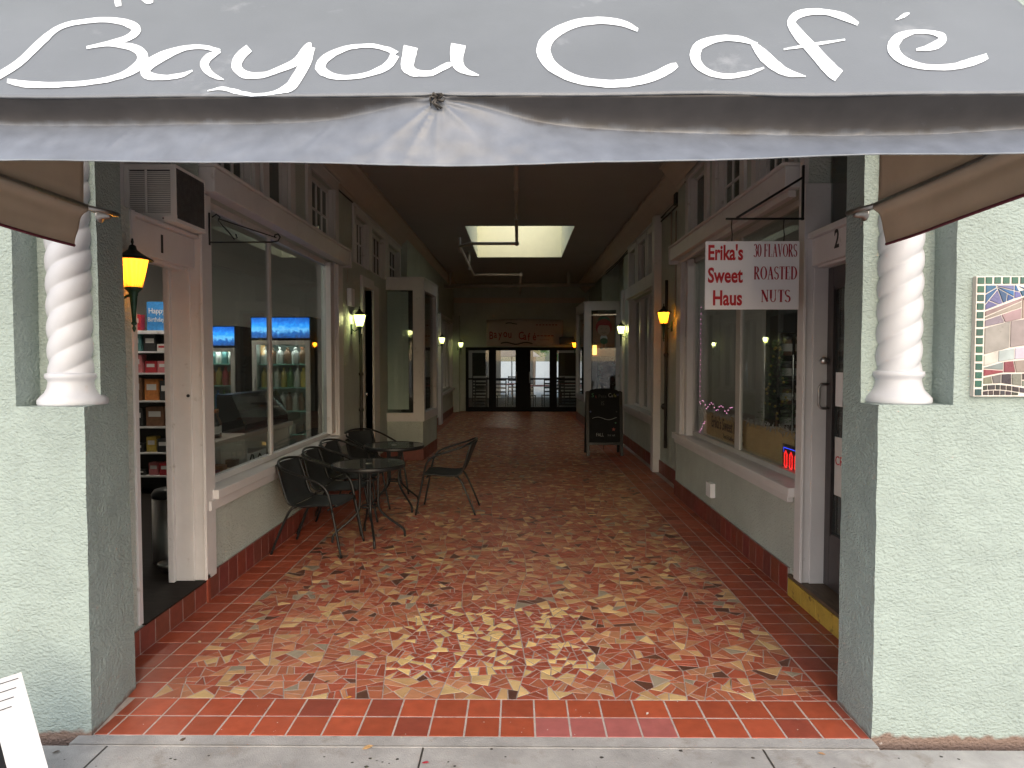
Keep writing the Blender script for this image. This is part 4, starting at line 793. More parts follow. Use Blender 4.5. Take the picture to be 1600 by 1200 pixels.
for s, X in ((-1, AX0), (1, AX1)):
    b = MB(); b.grid(lambda u, v: (X+.006*mnoise.noise(Vector((u*3, v*3, s*4))), AY0+.01+(AY1-AY0-.01)*u, AZ0-.005+(1.1*(AY1-AY0)*u-.01)*v), 40, 20)
    b.build('side_panel', 'canvas_in', AW, solid=.003)
    def flap(u, t):
        y = AY0+.02+(AY1-AY0-.02)*u; z = AZ0-.01-.175*t
        bul = .030*math.sin(min(1, t*4.5)*math.pi)*(1 if t < .23 else .0)
        x = X-s*(.026*math.exp(-((t-.12)/.10)**2)+.012*math.sin(u*5)*t*.6)+s*.03*t*(u**3)*0-s*.006*mnoise.noise(Vector((u*4, t*3, s)))
        return (x-(-s)*0, y-(.055*t if u > .999 else .045*t*u), z+.008*math.sin(u*4+1)*t)
    b = MB(); b.grid(lambda u, v: flap(u, 1-v), 60, 26)
    sv = b.build('side_valance', 'canvas_in', AW, solid=.003)
    b = MB(); b.tube([flap(k/40, 1.0) for k in range(41)], .006, 6); b.build('burgundy_trim', 'burgundy', sv)
    fr = MB(); fr.tube([(X-s*.012, AY0+.03, AZ0-.02), (X-s*.012, AY1+.06, AZ0-.02)], .013, 10)
    fr.tube([(X-s*.02, AY0+.03, AZ0-.015), (X-s*.02, AY1, AZ0+1.1*(AY1-AY0)-.03)], .012, 8)
    fr.tube([(X-s*.012, AY1-.01, AZ0-.02), (X-s*.045, AY1+.09, AZ0-.02), (X-s*.06, AY1+.15, AZ0-.022)], .011, 8)
    fr.build('side_frame', 'steel', AW)
    bk = MB(); px = -1.888 if s < 0 else 1.548
    T = Matrix.Translation((px, AY1+.14, AZ0-.025)) @ Matrix.Rotation(R(90), 4, 'Y')
    i0 = len(bk.v); bk.lathe([(.001, 0), (.034, 0), (.034, .008), (.02, .016), (.018, .05), (.001, .052)], (0, 0, 0), 16)
    for q in range(i0, len(bk.v)):
        p = Vector(bk.v[q]); bk.v[q] = tuple(Vector((px-s*p.z, AY1+.14+p.y, AZ0-.025+p.x)))
    bk.build('wall_bracket', 'steel', AW)
MB().tube([(AX0+.02, AY0+.034, AZ0+.014), (AX1-.02, AY0+.034, AZ0+.014)], .011, 8).build('front_bar', 'steel', AW)
for x in (-.8, .45): MB().tube([(x, AY0+.03, AZ0), (x, AY1, zt-.035)], .012, 8).build('rafter', 'steel', AW)

# ------------------------------------------------------------ wall lanterns
def lampglass(name, col, st):
    m, t, b_ = NT(name); b_.inputs['Base Color'].default_value = (*[c*.8 for c in col], 1); b_.inputs['Roughness'].default_value = .25
    b_.inputs['Emission Color'].default_value = (*col, 1)
    tc = node(t, 'ShaderNodeTexCoord'); sp = node(t, 'ShaderNodeSeparateXYZ'); t.links.new(tc.outputs['Object'], sp.inputs[0])
    # the bulb sits high in the glass, so the top glows more than the foot
    mr = node(t, 'ShaderNodeMapRange'); mr.inputs[1].default_value = -.02; mr.inputs[2].default_value = .15; mr.inputs[3].default_value = st*.28; mr.inputs[4].default_value = st
    t.links.new(sp.outputs['Z'], mr.inputs[0])
    at_ = node(t, 'ShaderNodeMath', operation='ARCTAN2'); t.links.new(sp.outputs['Y'], at_.inputs[0]); t.links.new(sp.outputs['X'], at_.inputs[1])
    mu_ = node(t, 'ShaderNodeMath', operation='MULTIPLY'); mu_.inputs[1].default_value = 16; t.links.new(at_.outputs[0], mu_.inputs[0])
    sn_ = node(t, 'ShaderNodeMath', operation='COSINE'); t.links.new(mu_.outputs[0], sn_.inputs[0])   # moulded ribs: thick glass glows less
    rb_ = node(t, 'ShaderNodeMapRange'); rb_.inputs[1].default_value = -1; rb_.inputs[2].default_value = 1; rb_.inputs[3].default_value = .62; rb_.inputs[4].default_value = 1.0; t.links.new(sn_.outputs[0], rb_.inputs[0])
    ml_ = node(t, 'ShaderNodeMath', operation='MULTIPLY'); t.links.new(mr.outputs[0], ml_.inputs[0]); t.links.new(rb_.outputs[0], ml_.inputs[1]); t.links.new(ml_.outputs[0], b_.inputs['Emission Strength'])
    tr_ = node(t, 'ShaderNodeBsdfTransparent'); tr_.inputs[0].default_value = (*col, 1); mx_ = node(t, 'ShaderNodeMixShader'); mx_.inputs[0].default_value = .72
    t.links.new(tr_.outputs[0], mx_.inputs[1]); t.links.new(b_.outputs[0], mx_.inputs[2]); t.links.new(mx_.outputs[0], t.nodes['Material Output'].inputs[0])
    return m
M['amber'] = lampglass('amber_lamp_glass', (1, .62, .10), .60)
M['pale'] = lampglass('pale_lamp_glass', (.88, .95, .62), .75)
def lantern(loc, s, gm, label, light, lcol, tilt=0):
    """body axis at loc (centre of the glass foot); s=+1 wall lies on the -x side"""
    t = thing('wall_lantern', label, 'wall lamp', loc, 'carriage lanterns along the passage walls')
    L = Vector(loc)
    g = MB().lathe([(.040, 0), (.043, .012), (.052, .05), (.062, .10), (.072, .150), (.074, .156)], loc, 64, flute=.045, nfl=16); g = g.build('glass_shade', gm, t)
    g.data.update()
    MB().lathe([(.001, .262), (.005, .258), (.008, .240), (.004, .228), (.016, .222), (.022, .20), (.028, .196), (.045, .182), (.072, .164), (.098, .150), (.100, .144), (.094, .144), (.070, .156), (.001, .158)][::-1], loc, 28).build('roof', 'lampdark', t)
    MB().lathe([(.001, -.235), (.004, -.232), (.010, -.215), (.005, -.20), (.014, -.192), (.014, -.186), (.009, -.18), (.013, -.12), (.019, -.045), (.022, -.04), (.022, -.028), (.030, -.018), (.044, -.006), (.046, .0), (.040, .004), (.001, .004)], loc, 20).build('stem', 'lampgreen', t)
    a = MB(); wx = -.105*s
    a.tube([L+Vector((0, 0, -.035)), L+Vector((wx*.35, 0, -.045)), L+Vector((wx*.6, 0, -.06)), L+Vector((wx*.8, 0, -.05)), L+Vector((wx, 0, -.03))], .008, 8)
    a.box(loc[0]+wx-.006, loc[0]+wx+.006, loc[1]-.03, loc[1]+.03, loc[2]-.10, loc[2]+.03)
    a.build('wall_arm', 'lampgreen', t, bevel=.003)
    ld = bpy.data.lights.new('bulb', 'POINT'); ld.energy = light; ld.color = lcol; ld.shadow_soft_size = .05
    lo = bpy.data.objects.new('bulb', ld); C.objects.link(lo); lo.parent = t; lo.location = (s*.012, 0, .1)
    g.visible_shadow = True
    return t
def lan(loc, s, gm, label, p, col):
    t = lantern(loc, s, M[gm], label, p, col)
    for ch in t.children:
        if ch.name.startswith('glass_shade'): ch.visible_shadow = True
    return t
lan((-2.045, 3.60, 2.045), 1, 'amber', 'amber glowing green carriage lantern nearest the street beside the left door', 3, (1, .6, .12))
lan((-2.04, 8.72, 2.08), 1, 'pale', 'pale glowing green lantern left of the bay window, just past the big left shop window', 5, (1, .90, .62))
lan((-1.86, 16.5, 2.03), 1, 'pale', 'pale lantern on the white pilaster beyond the left bay window', 2.5, (1, .90, .62))
lan((-1.73, 20.4, 2.0), 1, 'pale', 'small pale lantern farthest down the left wall, beside the dark glazed doors', 1.8, (1, .90, .62))
lan((1.885, 8.85, 2.12), -1, 'amber', 'amber glowing lantern on the right wall just past the sweet shop window', 5, (1, .62, .14))
lan((1.975, 13.1, 2.14), -1, 'pale', 'pale green lantern on the right wall beside the corner window with the cartoon poster', 5, (1, .88, .52))
lan((1.70, 20.6, 2.0), -1, 'amber', 'amber lantern mostly hidden behind the right-hand bay window', 3, (1, .62, .14))
# ------------------------------------------------------------ air conditioner
ac = thing('air_conditioner', 'off-white louvred window air conditioner jutting out above the left door', 'air conditioner', (-2.25, 4.3, 2.492))
x0, x1, y0, y1, z0, z1 = -2.39, -2.075, 4.13, 4.52, 2.498, 2.845
b = MB(); b.box(x0, x1, y0, y1, z0, z0+.025); b.box(x0, x1, y0, y1, z1-.018, z1); b.box(x0, x1, y1-.012, y1, z0+.025, z1-.018)
b.box(x0, x0+.03, y0, y0+.012, z0+.025, z1-.018); b.box(x1-.035, x1, y0, y0+.012, z0+.025, z1-.018); b.box(x0+.03, x1-.035, y0, y0+.012, z1-.032, z1-.018); b.box(x0+.03, x1-.035, y0, y0+.012, z0+.025, z0+.055)
b.box(x0+.125, x0+.137, y0, y0+.012, z0+.055, z1-.032)
b.box(x0-.004, x1+.008, y0-.008, y0, z0-.002, z0+.04)
b.build('casing', 'acbody', ac, bevel=.003)
b = MB(); n = 22
for k in range(n):
    z = z0+.058+k*(z1-z0-.095)/n; b.box(x0+.03, x1-.035, y0+.001, y0+.010, z, z+.0065)
b.build('louvres', 'acbody', ac)
MB().box(x0+.02, x1-.03, y0+.014, y0+.02, z0+.03, z1-.02).build('inner_panel', 'coil', ac)
b = MB(); b.box(x1-.012, x1-.002, y0+.016, y1-.014, z0+.027, z1-.02)
for k in range(26): z = z0+.03+k*.0112; b.box(x1-.002, x1+.001, y0+.018, y1-.016, z, z+.004)
for k in range(14): y = y0+.02+k*.0255; b.box(x1+.001, x1+.002, y, y+.003, z0+.03, z1-.025)
b.build('condenser_coil', 'coil', ac)
b = MB()
for q in (.04, .13, .24): b.sphere((x0+q, y0-.009, z0+.02), .005, 6)
b.build('screws', 'cable', ac)
ac.rotation_euler = (0, 0, R(0))
# ------------------------------------------------------------ hanging shop sign and bracket
sg = thing('hanging_sign', 'white hanging sign with red letters advertising roasted nuts', 'sign', (1.53, 4.5, 2.0))
MB().box(1.228, 1.842, 4.494, 4.504, 1.992, 2.438).build('board', 'signwhite', sg, bevel=.001)
for txt, zz, xx, sx in (("Erika's", 2.318, 1.242, .80), ("Sweet", 2.170, 1.244, .82), ("Haus", 2.022, 1.275, .86)):
    text_mesh(txt, .135, 'red', sg, (xx, 4.4925, zz), (1, 0, 0), (0, 0, 1), 'lettering', bold=.0037, sx=sx*.83)
# condensed serif capitals drawn stroke by stroke: (x0,z0,x1,z1,weight)  T thick, t thin
A_, B_ = .17, .055
def arc(cx, cz, rx, rz, a0, a1, n=10, w0=B_, w1=A_):
    out = []
    for i in range(n+1):
        a = R(a0+(a1-a0)*i/n); out.append((cx+rx*math.cos(a), cz+rz*math.sin(a), w0+(w1-w0)*abs(math.cos(a))**1.5))
    return out
def ser(x, z, l=.13): return [(x-l, z, .045), (x+l, z, .045)]
GL = {
 '3': (.55, [arc(.25, .76, .18, .22, 150, -80), arc(.25, .27, .22, .27, 85, -150)]),
 '0': (.62, [arc(.31, .5, .22, .48, 0, 360, 20)]),
 'F': (.62, [[(.17, .02, A_), (.17, .98, A_)], [(.05, .98, .05), (.54, .98, .05), (.54, .80, .05)], [(.17, .52, .05), (.44, .52, .05)], [(.44, .6, .045), (.44, .43, .045)], ser(.17, .02)]),
 'L': (.64, [[(.17, .02, A_), (.17, .98, A_)], [(.05, .02, .05), (.56, .02, .05), (.56, .22, .05)], ser(.17, .98)]),
 'A': (.78, [[(.14, .02, .055), (.37, .98, .06)], [(.37, .98, A_*.9), (.62, .02, A_)], [(.22, .36, .05), (.53, .36, .05)], ser(.14, .02, .11), ser(.62, .02)]),
 'V': (.76, [[(.14, .98, A_), (.38, .02, A_*.8)], [(.38, .02, .055), (.62, .98, .055)], ser(.14, .98), ser(.62, .98, .11)]),
 'O': (.80, [arc(.40, .5, .30, .48, 0, 360, 22)]),
 'R': (.76, [[(.17, .02, A_), (.17, .98, A_)], [(.05, .98, .05), (.3, .98, .05)], [(.3, .52, .05), (.2, .52, .05)], arc(.30, .75, .22, .23, 90, -90), [(.32, .52, A_*.8), (.62, .02, A_)], ser(.17, .02), ser(.66, .02, .08)]),
 'S': (.60, [arc(.29, .75, .20, .23, 30, 250, 10, .05, .12), [(.2, .53, .13), (.40, .45, .16)], arc(.29, .26, .21, .25, 60, -160, 10, .05, .14)]),
 'T': (.66, [[(.33, .02, A_), (.33, .98, A_)], [(.06, .80, .045), (.06, .98, .05), (.60, .98, .05), (.60, .80, .045)], ser(.33, .02)]),
 'E': (.66, [[(.17, .02, A_), (.17, .98, A_)], [(.05, .98, .05), (.55, .98, .05), (.55, .80, .05)], [(.17, .52, .05), (.42, .52, .05)], [(.05, .02, .05), (.58, .02, .05), (.58, .22, .05)]]),
 'D': (.78, [[(.17, .02, A_), (.17, .98, A_)], [(.05, .98, .05), (.32, .98, .05)], [(.05, .02, .05), (.32, .02, .05)], arc(.30, .5, .36, .48, 90, -90, 12)]),
 'N': (.80, [[(.15, .02, .055), (.15, .98, .055)], [(.15, .98, A_), (.64, .04, A_)], [(.64, .02, .055), (.64, .98, .055)], ser(.15, .02, .1), ser(.12, .98, .08), ser(.64, .98, .1)]),
 'U': (.78, [[(.16, .98, A_), (.16, .3, A_)], arc(.37, .30, .21, .28, 180, 360, 10, .05, .1), [(.58, .3, .055), (.58, .98, .055)], ser(.16, .98), ser(.58, .98, .1)]),
 ' ': (.35, [])}
def serif_text(txt, x0, x1, z, h, y, m, parent):
    tot = sum(GL[c][0] for c in txt); k = (x1-x0)/tot; b = MB(); x = x0
    for c in txt:
        for ln in GL[c][1]:
            prev = None
            for i, (px, pz, w_) in enumerate(ln):
                qx0, qz0, _ = ln[max(i-1, 0)]; qx1, qz1, _ = ln[min(i+1, len(ln)-1)]
                dx, dz = (qx1-qx0)*k, (qz1-qz0)*h; l = math.hypot(dx, dz) or 1; ww = w_*k*.55
                ox, oz = -dz/l*ww, dx/l*ww
                r = b.add([(x+px*k+ox, y, z+pz*h+oz), (x+px*k-ox, y, z+pz*h-oz)])
                if prev is not None: b.face((prev, prev+1, r+1, r))
                prev = r
        x += GL[c][0]*k
    return b.build('lettering', m, parent, solid=.0008)
serif_text('30 FLAVORS', 1.542, 1.828, 2.335, .085, 4.4925, 'darkred', sg)
serif_text('ROASTED', 1.544, 1.830, 2.188, .085, 4.4925, 'darkred', sg)
serif_text('NUTS', 1.592, 1.790, 2.040, .080, 4.4925, 'darkred', sg)
b = MB()
for x in (1.40, 1.74):
    b.tube([(x, 4.499, 2.43), (x+.004, 4.499, 2.48), (x-.003, 4.499, 2.53), (x, 4.499, 2.578)], .004, 6)
b.build('hanger', 'cable', sg)
br = thing('sign_bracket', 'black iron wall bracket holding the roasted nuts sign', 'bracket', (1.86, 4.50, 2.58))
b = MB(); b.box(1.855, 1.867, 4.49, 4.51, 2.575, 2.93); b.box(1.36, 1.87, 4.493, 4.507, 2.578, 2.590); b.tube([(1.43, 4.5, 2.59), (1.855, 4.5, 2.85)], .008, 8); b.build('bracket_arm', 'black', br)
def scroll_bracket(loc, s, label):
    t = thing('scroll_bracket', label, 'bracket', loc)
    L = Vector(loc); b = MB()
    b.tube([L, L+Vector((s*.42, 0, 0)), L+Vector((s*.47, 0, .008)), L+Vector((s*.485, 0, .035)), L+Vector((s*.47, 0, .055)), L+Vector((s*.45, 0, .05)), L+Vector((s*.445, 0, .03))], .0055, 8)
    b.tube([L+Vector((0, 0, -.02)), L+Vector((0, 0, .20))], .007, 8)
    b.tube([L+Vector((s*.02, 0, .17)), L+Vector((s*.05, 0, .19)), L+Vector((s*.075, 0, .17)), L+Vector((s*.06, 0, .145)), L+Vector((s*.14, 0, .06)), L+Vector((s*.17, 0, .02)), L+Vector((s*.19, 0, .03)), L+Vector((s*.18, 0, .055))], .005, 8)
    b.tube([L+Vector((s*.06, 0, .16)), L+Vector((s*.46, 0, .03))], .004, 6)
    b.build('bracket_arm', 'black', t); return t
scroll_bracket((-2.115, 4.66, 2.465), 1, 'empty black scrolled iron bracket above the left shop window')

# ------------------------------------------------------------ pipes, cables and boxes on walls and ceiling
def pipe_thing(name, label, cat, runs, r, m, base, fit=None):
    b = MB()
    for run in runs: b.tube(run, r, 10)
    if fit:
        for p, rr in fit: b.sphere(p, rr, 8)
    o = b.build(name, m); tag(o, label, cat); recenter(o, base); return o
ZP = 3.72
SPK = pipe_thing('sprinkler_pipe', 'thin painted sprinkler pipe zigzagging round the skylight under the ceiling', 'pipe',
  [[(-.03, 3.5, ZP), (-.03, 12.2, ZP)], [(-.03, 12.2, ZP), (-.86, 12.2, ZP), (-1.08, 12.5, ZP)], [(-1.08, 12.5, ZP), (-1.08, 16.4, ZP-.04)], [(-1.08, 16.4, ZP-.04), (.06, 16.4, ZP-.04)], [(.06, 16.4, ZP-.04), (.06, 21.2, ZP-.04)],
   [(-.03, 6.2, ZP), (-.03, 6.2, 4.0)], [(-1.08, 12.5, ZP+.16), (-1.08, 12.5, ZP-.12)], [(-1.08, 14.9, ZP), (-1.08, 14.9, 3.99)]], .028, 'pipe', (0, 3.5, ZP),
  [((-.03, 7.0, ZP), .04), ((-.03, 8.3, ZP), .04), ((-.03, 12.2, ZP), .045), ((.06, 16.4, ZP-.04), .045), ((-1.08, 16.4, ZP-.04), .042), ((-.03, 6.2, ZP), .04)])
pipe_thing('cross_pipe', 'pale pipe hung across the passage wall to wall in front of the end wall', 'pipe',
  [[(-2.0, 18.4, 3.62), (2.05, 18.4, 3.66)], [(-1.85, 18.4, 3.62), (-1.85, 18.4, 4.0)], [(1.35, 18.4, 3.65), (1.35, 18.4, 4.0)]], .05, 'pipe', (0, 18.4, 3.6), [((-.2, 18.4, 3.64), .065), ((.06, 18.4, 3.64), .07)])
for i in range(3):
    o = MB(); y = (5.2, 9.6, 14.9)[i]; x = (-.03, -.03, -1.08)[i]
    o.tube([(x, y, ZP-.03), (x, y, ZP-.09)], .012, 8); o.lathe([(.001, ZP-.11), (.03, ZP-.105), (.03, ZP-.098), (.001, ZP-.095)], (x, y, 0), 12)
    o = o.build('sprinkler_head', 'chrome', SPK)
pipe_thing('wall_cable', 'dark cable running along the top of the left wall below the moulding', 'cable', [[(XL+.012, 4.0+k*.5, 3.68+.012*math.sin(k*1.3)) for k in range(17)], [(XL+.012, 12.0+k*.02*30, 3.66) for k in range(1)]+[(XL+.012, 12.4, 3.66)]], .008, 'cable', (XL+.012, 4, 3.68))
pipe_thing('wall_cable', 'dark cables running along the top of the right wall below the moulding', 'cable', [[(XR-.012, 3.4+k*.5, 3.69+.01*math.sin(k*1.7)) for k in range(10)], [(XR2-.014, 8.32+k*.6, 3.70+.014*math.sin(k*1.1)) for k in range(14)], [(XR2-.014, 8.32+k*.6, 3.66-.01*math.sin(k*.7)) for k in range(14)]], .010, 'cable', (XR-.012, 3.4, 3.69))
o = boxp('junction_box', 'cable', None, XR2-.12, XR2-.02, 8.55, 8.68, 3.60, 3.74); tag(o, 'small dark box on the cables high on the right wall', 'junction box'); recenter(o, (XR2-.02, 8.6, 3.60))
pipe_thing('downpipe', 'dark vertical conduit with two couplings beside the narrow left door', 'pipe', [[(XL+.04, 9.08, .02), (XL+.04, 9.08, 2.0)]], .022, 'cable', (XL+.04, 9.08, 0), [((XL+.04, 9.08, 1.46), .034), ((XL+.04, 9.08, .98), .034)])
pipe_thing('downpipe', 'dark vertical conduit below the amber lantern on the right wall', 'pipe', [[(XR2-.03, 9.45, .42), (XR2-.03, 9.45, 2.75)]], .022, 'cable', (XR2-.03, 9.45, 0), [((XR2-.03, 9.45, 1.72), .035), ((XR2-.05, 9.45, 1.0), .045)])
pipe_thing('thin_conduit', 'pair of thin pale conduits high on the right wall beside the beam end', 'conduit', [[(XR2-.015, 9.25, 2.95), (XR2-.015, 9.25, 3.65)], [(XR2-.015, 8.98, 2.2), (XR2-.015, 8.98, 3.6)]], .010, 'pipe', (XR2-.015, 9.1, 2.2))
o = boxp('alarm_box', 'signwhite', None, XL+.001, XL+.06, 8.52, 8.68, 2.33, 2.55); tag(o, 'small white alarm box on the wall above the left lantern', 'alarm box'); recenter(o, (XL+.03, 8.6, 2.33))
MB().lathe([(.04, 0), (.045, .01), (.02, .02), (.001, .021)], (0, 0, 0), 12)
pipe_thing('loose_wire', 'thin pale wire looping down the left wall above the alarm box', 'wire', [[(XL+.01, 8.42, 2.95), (XL+.02, 8.46, 2.86), (XL+.015, 8.5, 2.72), (XL+.015, 8.48, 2.62)]], .005, 'pipe', (XL+.01, 8.42, 2.6))
o = boxp('outlet_cover', 'signwhite', None, XR-.05, XR-.001, 6.62, 6.78, .30, .44); tag(o, 'small pale outlet box low on the right wall under the shop window', 'outlet box'); recenter(o, (XR-.02, 6.7, .30))

# ------------------------------------------------------------ bistro chairs and tables
def smooth(pts, n=5):
    P = [Vector(p) for p in pts]; out = []
    for i in range(len(P)-1):
        a, b_, c_, d = P[max(i-1, 0)], P[i], P[i+1], P[min(i+2, len(P)-1)]
        for k in range(n):
            t = k/n; out.append(.5*((2*b_)+(-a+c_)*t+(2*a-5*b_+4*c_-d)*t*t+(-a+3*b_-3*c_+d)*t**3))
    return out+[P[-1]]
def make_chair():
    t = thing('bistro_chair', 'chair', 'chair', (0, 0, 0), 'black sling bistro chairs')
    W = .225
    prof = smooth([(.215, .425), (.20, .438), (.10, .428), (-.06, .418), (-.16, .425), (-.205, .455), (-.235, .53), (-.27, .64), (-.305, .755), (-.325, .775)], 4) if False else None
    sp = smooth([(.225, 0, .418), (.205, 0, .438), (.10, 0, .430), (-.06, 0, .418), (-.155, 0, .424)], 5)
    bp = smooth([(-.155, 0, .424), (-.200, 0, .452), (-.232, 0, .53), (-.268, 0, .65), (-.305, 0, .765)], 5)
    def sheet(pp, bow):
        def fn(u, v):
            i = v*(len(pp)-1); k = int(min(i, len(pp)-2)); p = pp[k].lerp(pp[k+1], i-k); y = (u*2-1)*(W-.004)
            q = (1-(u*2-1)**2); return (p.x-(bow*q*v if bow else 0), y, p.z-(.010*q if not bow else -.0))
        return fn
    b = MB(); b.grid(sheet(sp, 0), 10, 20); seat = b.build('seat', 'sling', t, solid=.004)
    b = MB(); b.grid(sheet(bp, .045), 10, 20); b.build('backrest', 'sling', t, solid=.004)
    for s in (-1, 1):
        rail = smooth([(.19, s*W, .430), (.10, s*W, .428), (-.06, s*W, .416), (-.15, s*W, .422), (-.200, s*W, .450), (-.232, s*W, .53), (-.268, s*W, .65), (-.305, s*W*.96, .765)], 5)
        MB().tube(rail, .010, 8).build('side_rail', 'black', t)
        MB().tube(smooth([(-.14, s*.20, .412), (-.19, s*.222, .37), (-.27, s*.232, .20), (-.35, s*.245, .0)], 4), .011, 8).build('leg', 'black', t)
        MB().tube(smooth([(.285, s*.27, 0), (.245, s*.268, .20), (.205, s*.265, .40)], 4), .011, 8).build('leg', 'black', t)
    arm = smooth([(.205, -.265, .40), (.175, -.268, .53), (.13, -.27, .60), (.05, -.275, .645), (-.10, -.275, .695), (-.22, -.262, .735), (-.295, -.20, .768), (-.335, -.10, .785), (-.345, 0, .79)], 5)
    arm += [Vector((p.x, -p.y, p.z)) for p in arm[::-1][1:]]
    MB().tube(arm, .0115, 10).build('arm_loop', 'black', t)
    b = MB(); b.tube([(.17, -.262, .40), (.17, .262, .40)], .009, 8); b.tube([(-.14, -.225, .404), (-.14, .225, .404)], .009, 8); b.build('stretcher', 'black', t)
    return t
ch0 = make_chair()
spots = [(-1.73, 5.90, -7, 'black sling chair nearest the street, its back to the left shop window'),
         (-1.74, 6.60, -4, 'black sling chair second from the street in the row under the left window'),
         (-1.75, 7.22, -10, 'black sling chair third from the street in the row under the left window'),
         (-1.74, 8.22, -35, 'black sling chair behind the far round table, turned at an angle by the left wall'),
         (-.80, 7.42, 178, 'lone black sling chair on the passage side of the far table, facing the left wall')]
for i, (x, y, a, lb) in enumerate(spots):
    o = ch0 if i == 0 else copy_tree(ch0)
    o.location = (x, y, 0); o.rotation_euler = (0, 0, R(a)); o['label'] = lb
def make_table():
    t = thing('bistro_table', 'table', 'table', (0, 0, 0), 'round glass bistro tables')
    MB().lathe([(.001, .700), (.322, .700), (.322, .706), (.001, .706)], n=56, smooth=False).build('glass_top', 'glass_table', t)
    MB().lathe([(.318, .672), (.331, .672), (.334, .68), (.334, .704), (.329, .709), (.322, .709), (.322, .699), (.318, .699), (.318, .672)], n=56, cap=False).build('rim', 'black', t)
    MB().lathe([(.001, .698), (.03, .699), (.03, .7075), (.016, .709), (.014, .7075), (.001, .7072)], n=20).build('centre_cap', 'chrome', t)
    b = MB()
    for z in (.66, .56, .31): b.tube([(.072*math.cos(a), .072*math.sin(a), z) for a in [2*math.pi*k/16 for k in range(16)]], .009, 6, closed=True)
    for k in range(2): b.tube([(.325*math.cos(k*math.pi/2+.78), .325*math.sin(k*math.pi/2+.78), .688), (-.325*math.cos(k*math.pi/2+.78), -.325*math.sin(k*math.pi/2+.78), .688)], .007, 6)
    b.build('centre_rings', 'black', t)
    for k in range(4):
        a = math.pi/2*k+.35; c_, s_ = math.cos(a), math.sin(a)
        pr = smooth([(.16, .686), (.10, .66), (.085, .60), (.083, .45), (.085, .33), (.105, .26), (.18, .185), (.27, .115), (.315, .075), (.328, .04), (.33, 0)], 4) if False else None
        pts = smooth([(r_*c_, r_*s_, z) for r_, z in ((.16, .686), (.10, .66), (.085, .60), (.083, .45), (.085, .33), (.105, .26), (.18, .185), (.27, .115), (.315, .075), (.328, .04), (.33, 0))], 4)
        MB().tube(pts, .0115, 8).build('leg', 'black', t)
    return t
t0 = make_table()
for i, (x, y, a, lb) in enumerate(((-1.375, 6.19, 0, 'round black-rimmed glass table nearest the street'), (-1.385, 7.52, 25, 'round black-rimmed glass table farther from the street'))):
    o = t0 if i == 0 else copy_tree(t0)
    o.location = (x, y, 0); o.rotation_euler = (0, 0, R(a)); o['label'] = lb
# ------------------------------------------------------------ blackboard A-frame in the passage
cb = thing('sandwich_board', 'black A-frame chalkboard standing on the mosaic floor by the right wall', 'sandwich board', (1.485, 11.6, 0))
def bd(sgn, name):
    b = MB(); pts = [(-.30, .20)]
    top = [(-.30, 1.10), (-.25, 1.10), (-.22, 1.125), (-.12, 1.145), (0, 1.15), (.12, 1.145), (.22, 1.125), (.25, 1.10), (.30, 1.10)]
    pts = [(-.30, .20)]+top+[(.30, .20)]
    nrm = Vector((0, -sgn, .22)).normalized(); up = Vector((0, sgn*.2, 1)).normalized()*1.0
    o_ = Vector((1.485, 11.6+(-.0 if sgn > 0 else .42), 0))
    P = lambda x, z, d=0: o_+Vector((x, 0, 0))+Vector((0, sgn*.17*z, z))+Vector((0, -sgn, 0))*d
    i0 = b.add([P(x, z, 0) for x, z in pts]); i1 = b.add([P(x, z, .02) for x, z in pts]); k = len(pts)
    b.face(range(i0, i0+k)); b.face(range(i1+k-1, i1-1, -1))
    for i in range(k): j = (i+1) % k; b.face((i0+i, i0+j, i1+j, i1+i))
    bo = b.build('board_panel', 'board', cb)
    f_ = MB()
    for x0_, x1_, za, zb_ in ((-.315, -.265, 0, 1.09), (.265, .315, 0, 1.09), (-.265, .265, .185, .225)):
        q = [P(x0_, za, .028), P(x1_, za, .028), P(x1_, zb_, .028), P(x0_, zb_, .028), P(x0_, za, -.008), P(x1_, za, -.008), P(x1_, zb_, -.008), P(x0_, zb_, -.008)]
        i = f_.add(q)
        for fc in ((0, 1, 2, 3), (4, 5, 6, 7), (0, 1, 5, 4), (1, 2, 6, 5), (2, 3, 7, 6), (3, 0, 4, 7)): f_.face([i+k_ for k_ in fc])
    f_.build('frame', 'black', cb)
    return bo, P
bo, P = bd(1, 'front'); bd(-1, 'rear')
ux, uz = (1, 0, 0), Vector((0, .17, 1)).normalized()
M['chalk_g'] = mat('green_chalk', (.10, .28, .14), .9); M['chalk_r'] = mat('red_chalk', (.35, .10, .08), .9); M['chalk_b'] = mat('blue_chalk', (.14, .17, .32), .9); M['chalk_dim'] = mat('smudged_chalk', (.09, .10, .09), .9); M['chalk_y'] = mat('yellow_chalk', (.35, .33, .12), .9)
text_mesh('S', .10, 'chalk_g', bo, P(-.22, 1.00, .0215), ux, uz, 'lettering'); text_mesh('t', .08, 'chalk_r', bo, P(-.155, .985, .0215), ux, uz, 'lettering')
text_mesh('Pete', .08, 'chalk_dim', bo, P(-.10, .99, .0215), ux, uz, 'lettering')
text_mesh('C', .10, 'chalk', bo, P(.07, 1.0, .0215), ux, uz, 'lettering', sx=.8); text_mesh('a', .085, 'chalk', bo, P(.125, 1.0, .0215), ux, uz, 'lettering', sx=.8); text_mesh('fe', .085, 'chalk_y', bo, P(.165, 1.0, .0215), ux, uz, 'lettering', sx=.8)
text_mesh('IS', .10, 'chalk_dim', bo, P(-.06, .86, .0215), ux, uz, 'lettering', sx=.9)
text_mesh('FALL', .085, 'chalk', bo, P(-.15, .33, .0215), ux, uz, 'lettering', sx=.75, bold=-.001); text_mesh('for us', .06, 'chalk', bo, P(.05, .335, .0215), ux, uz, 'lettering', sx=.9, bold=-.001)
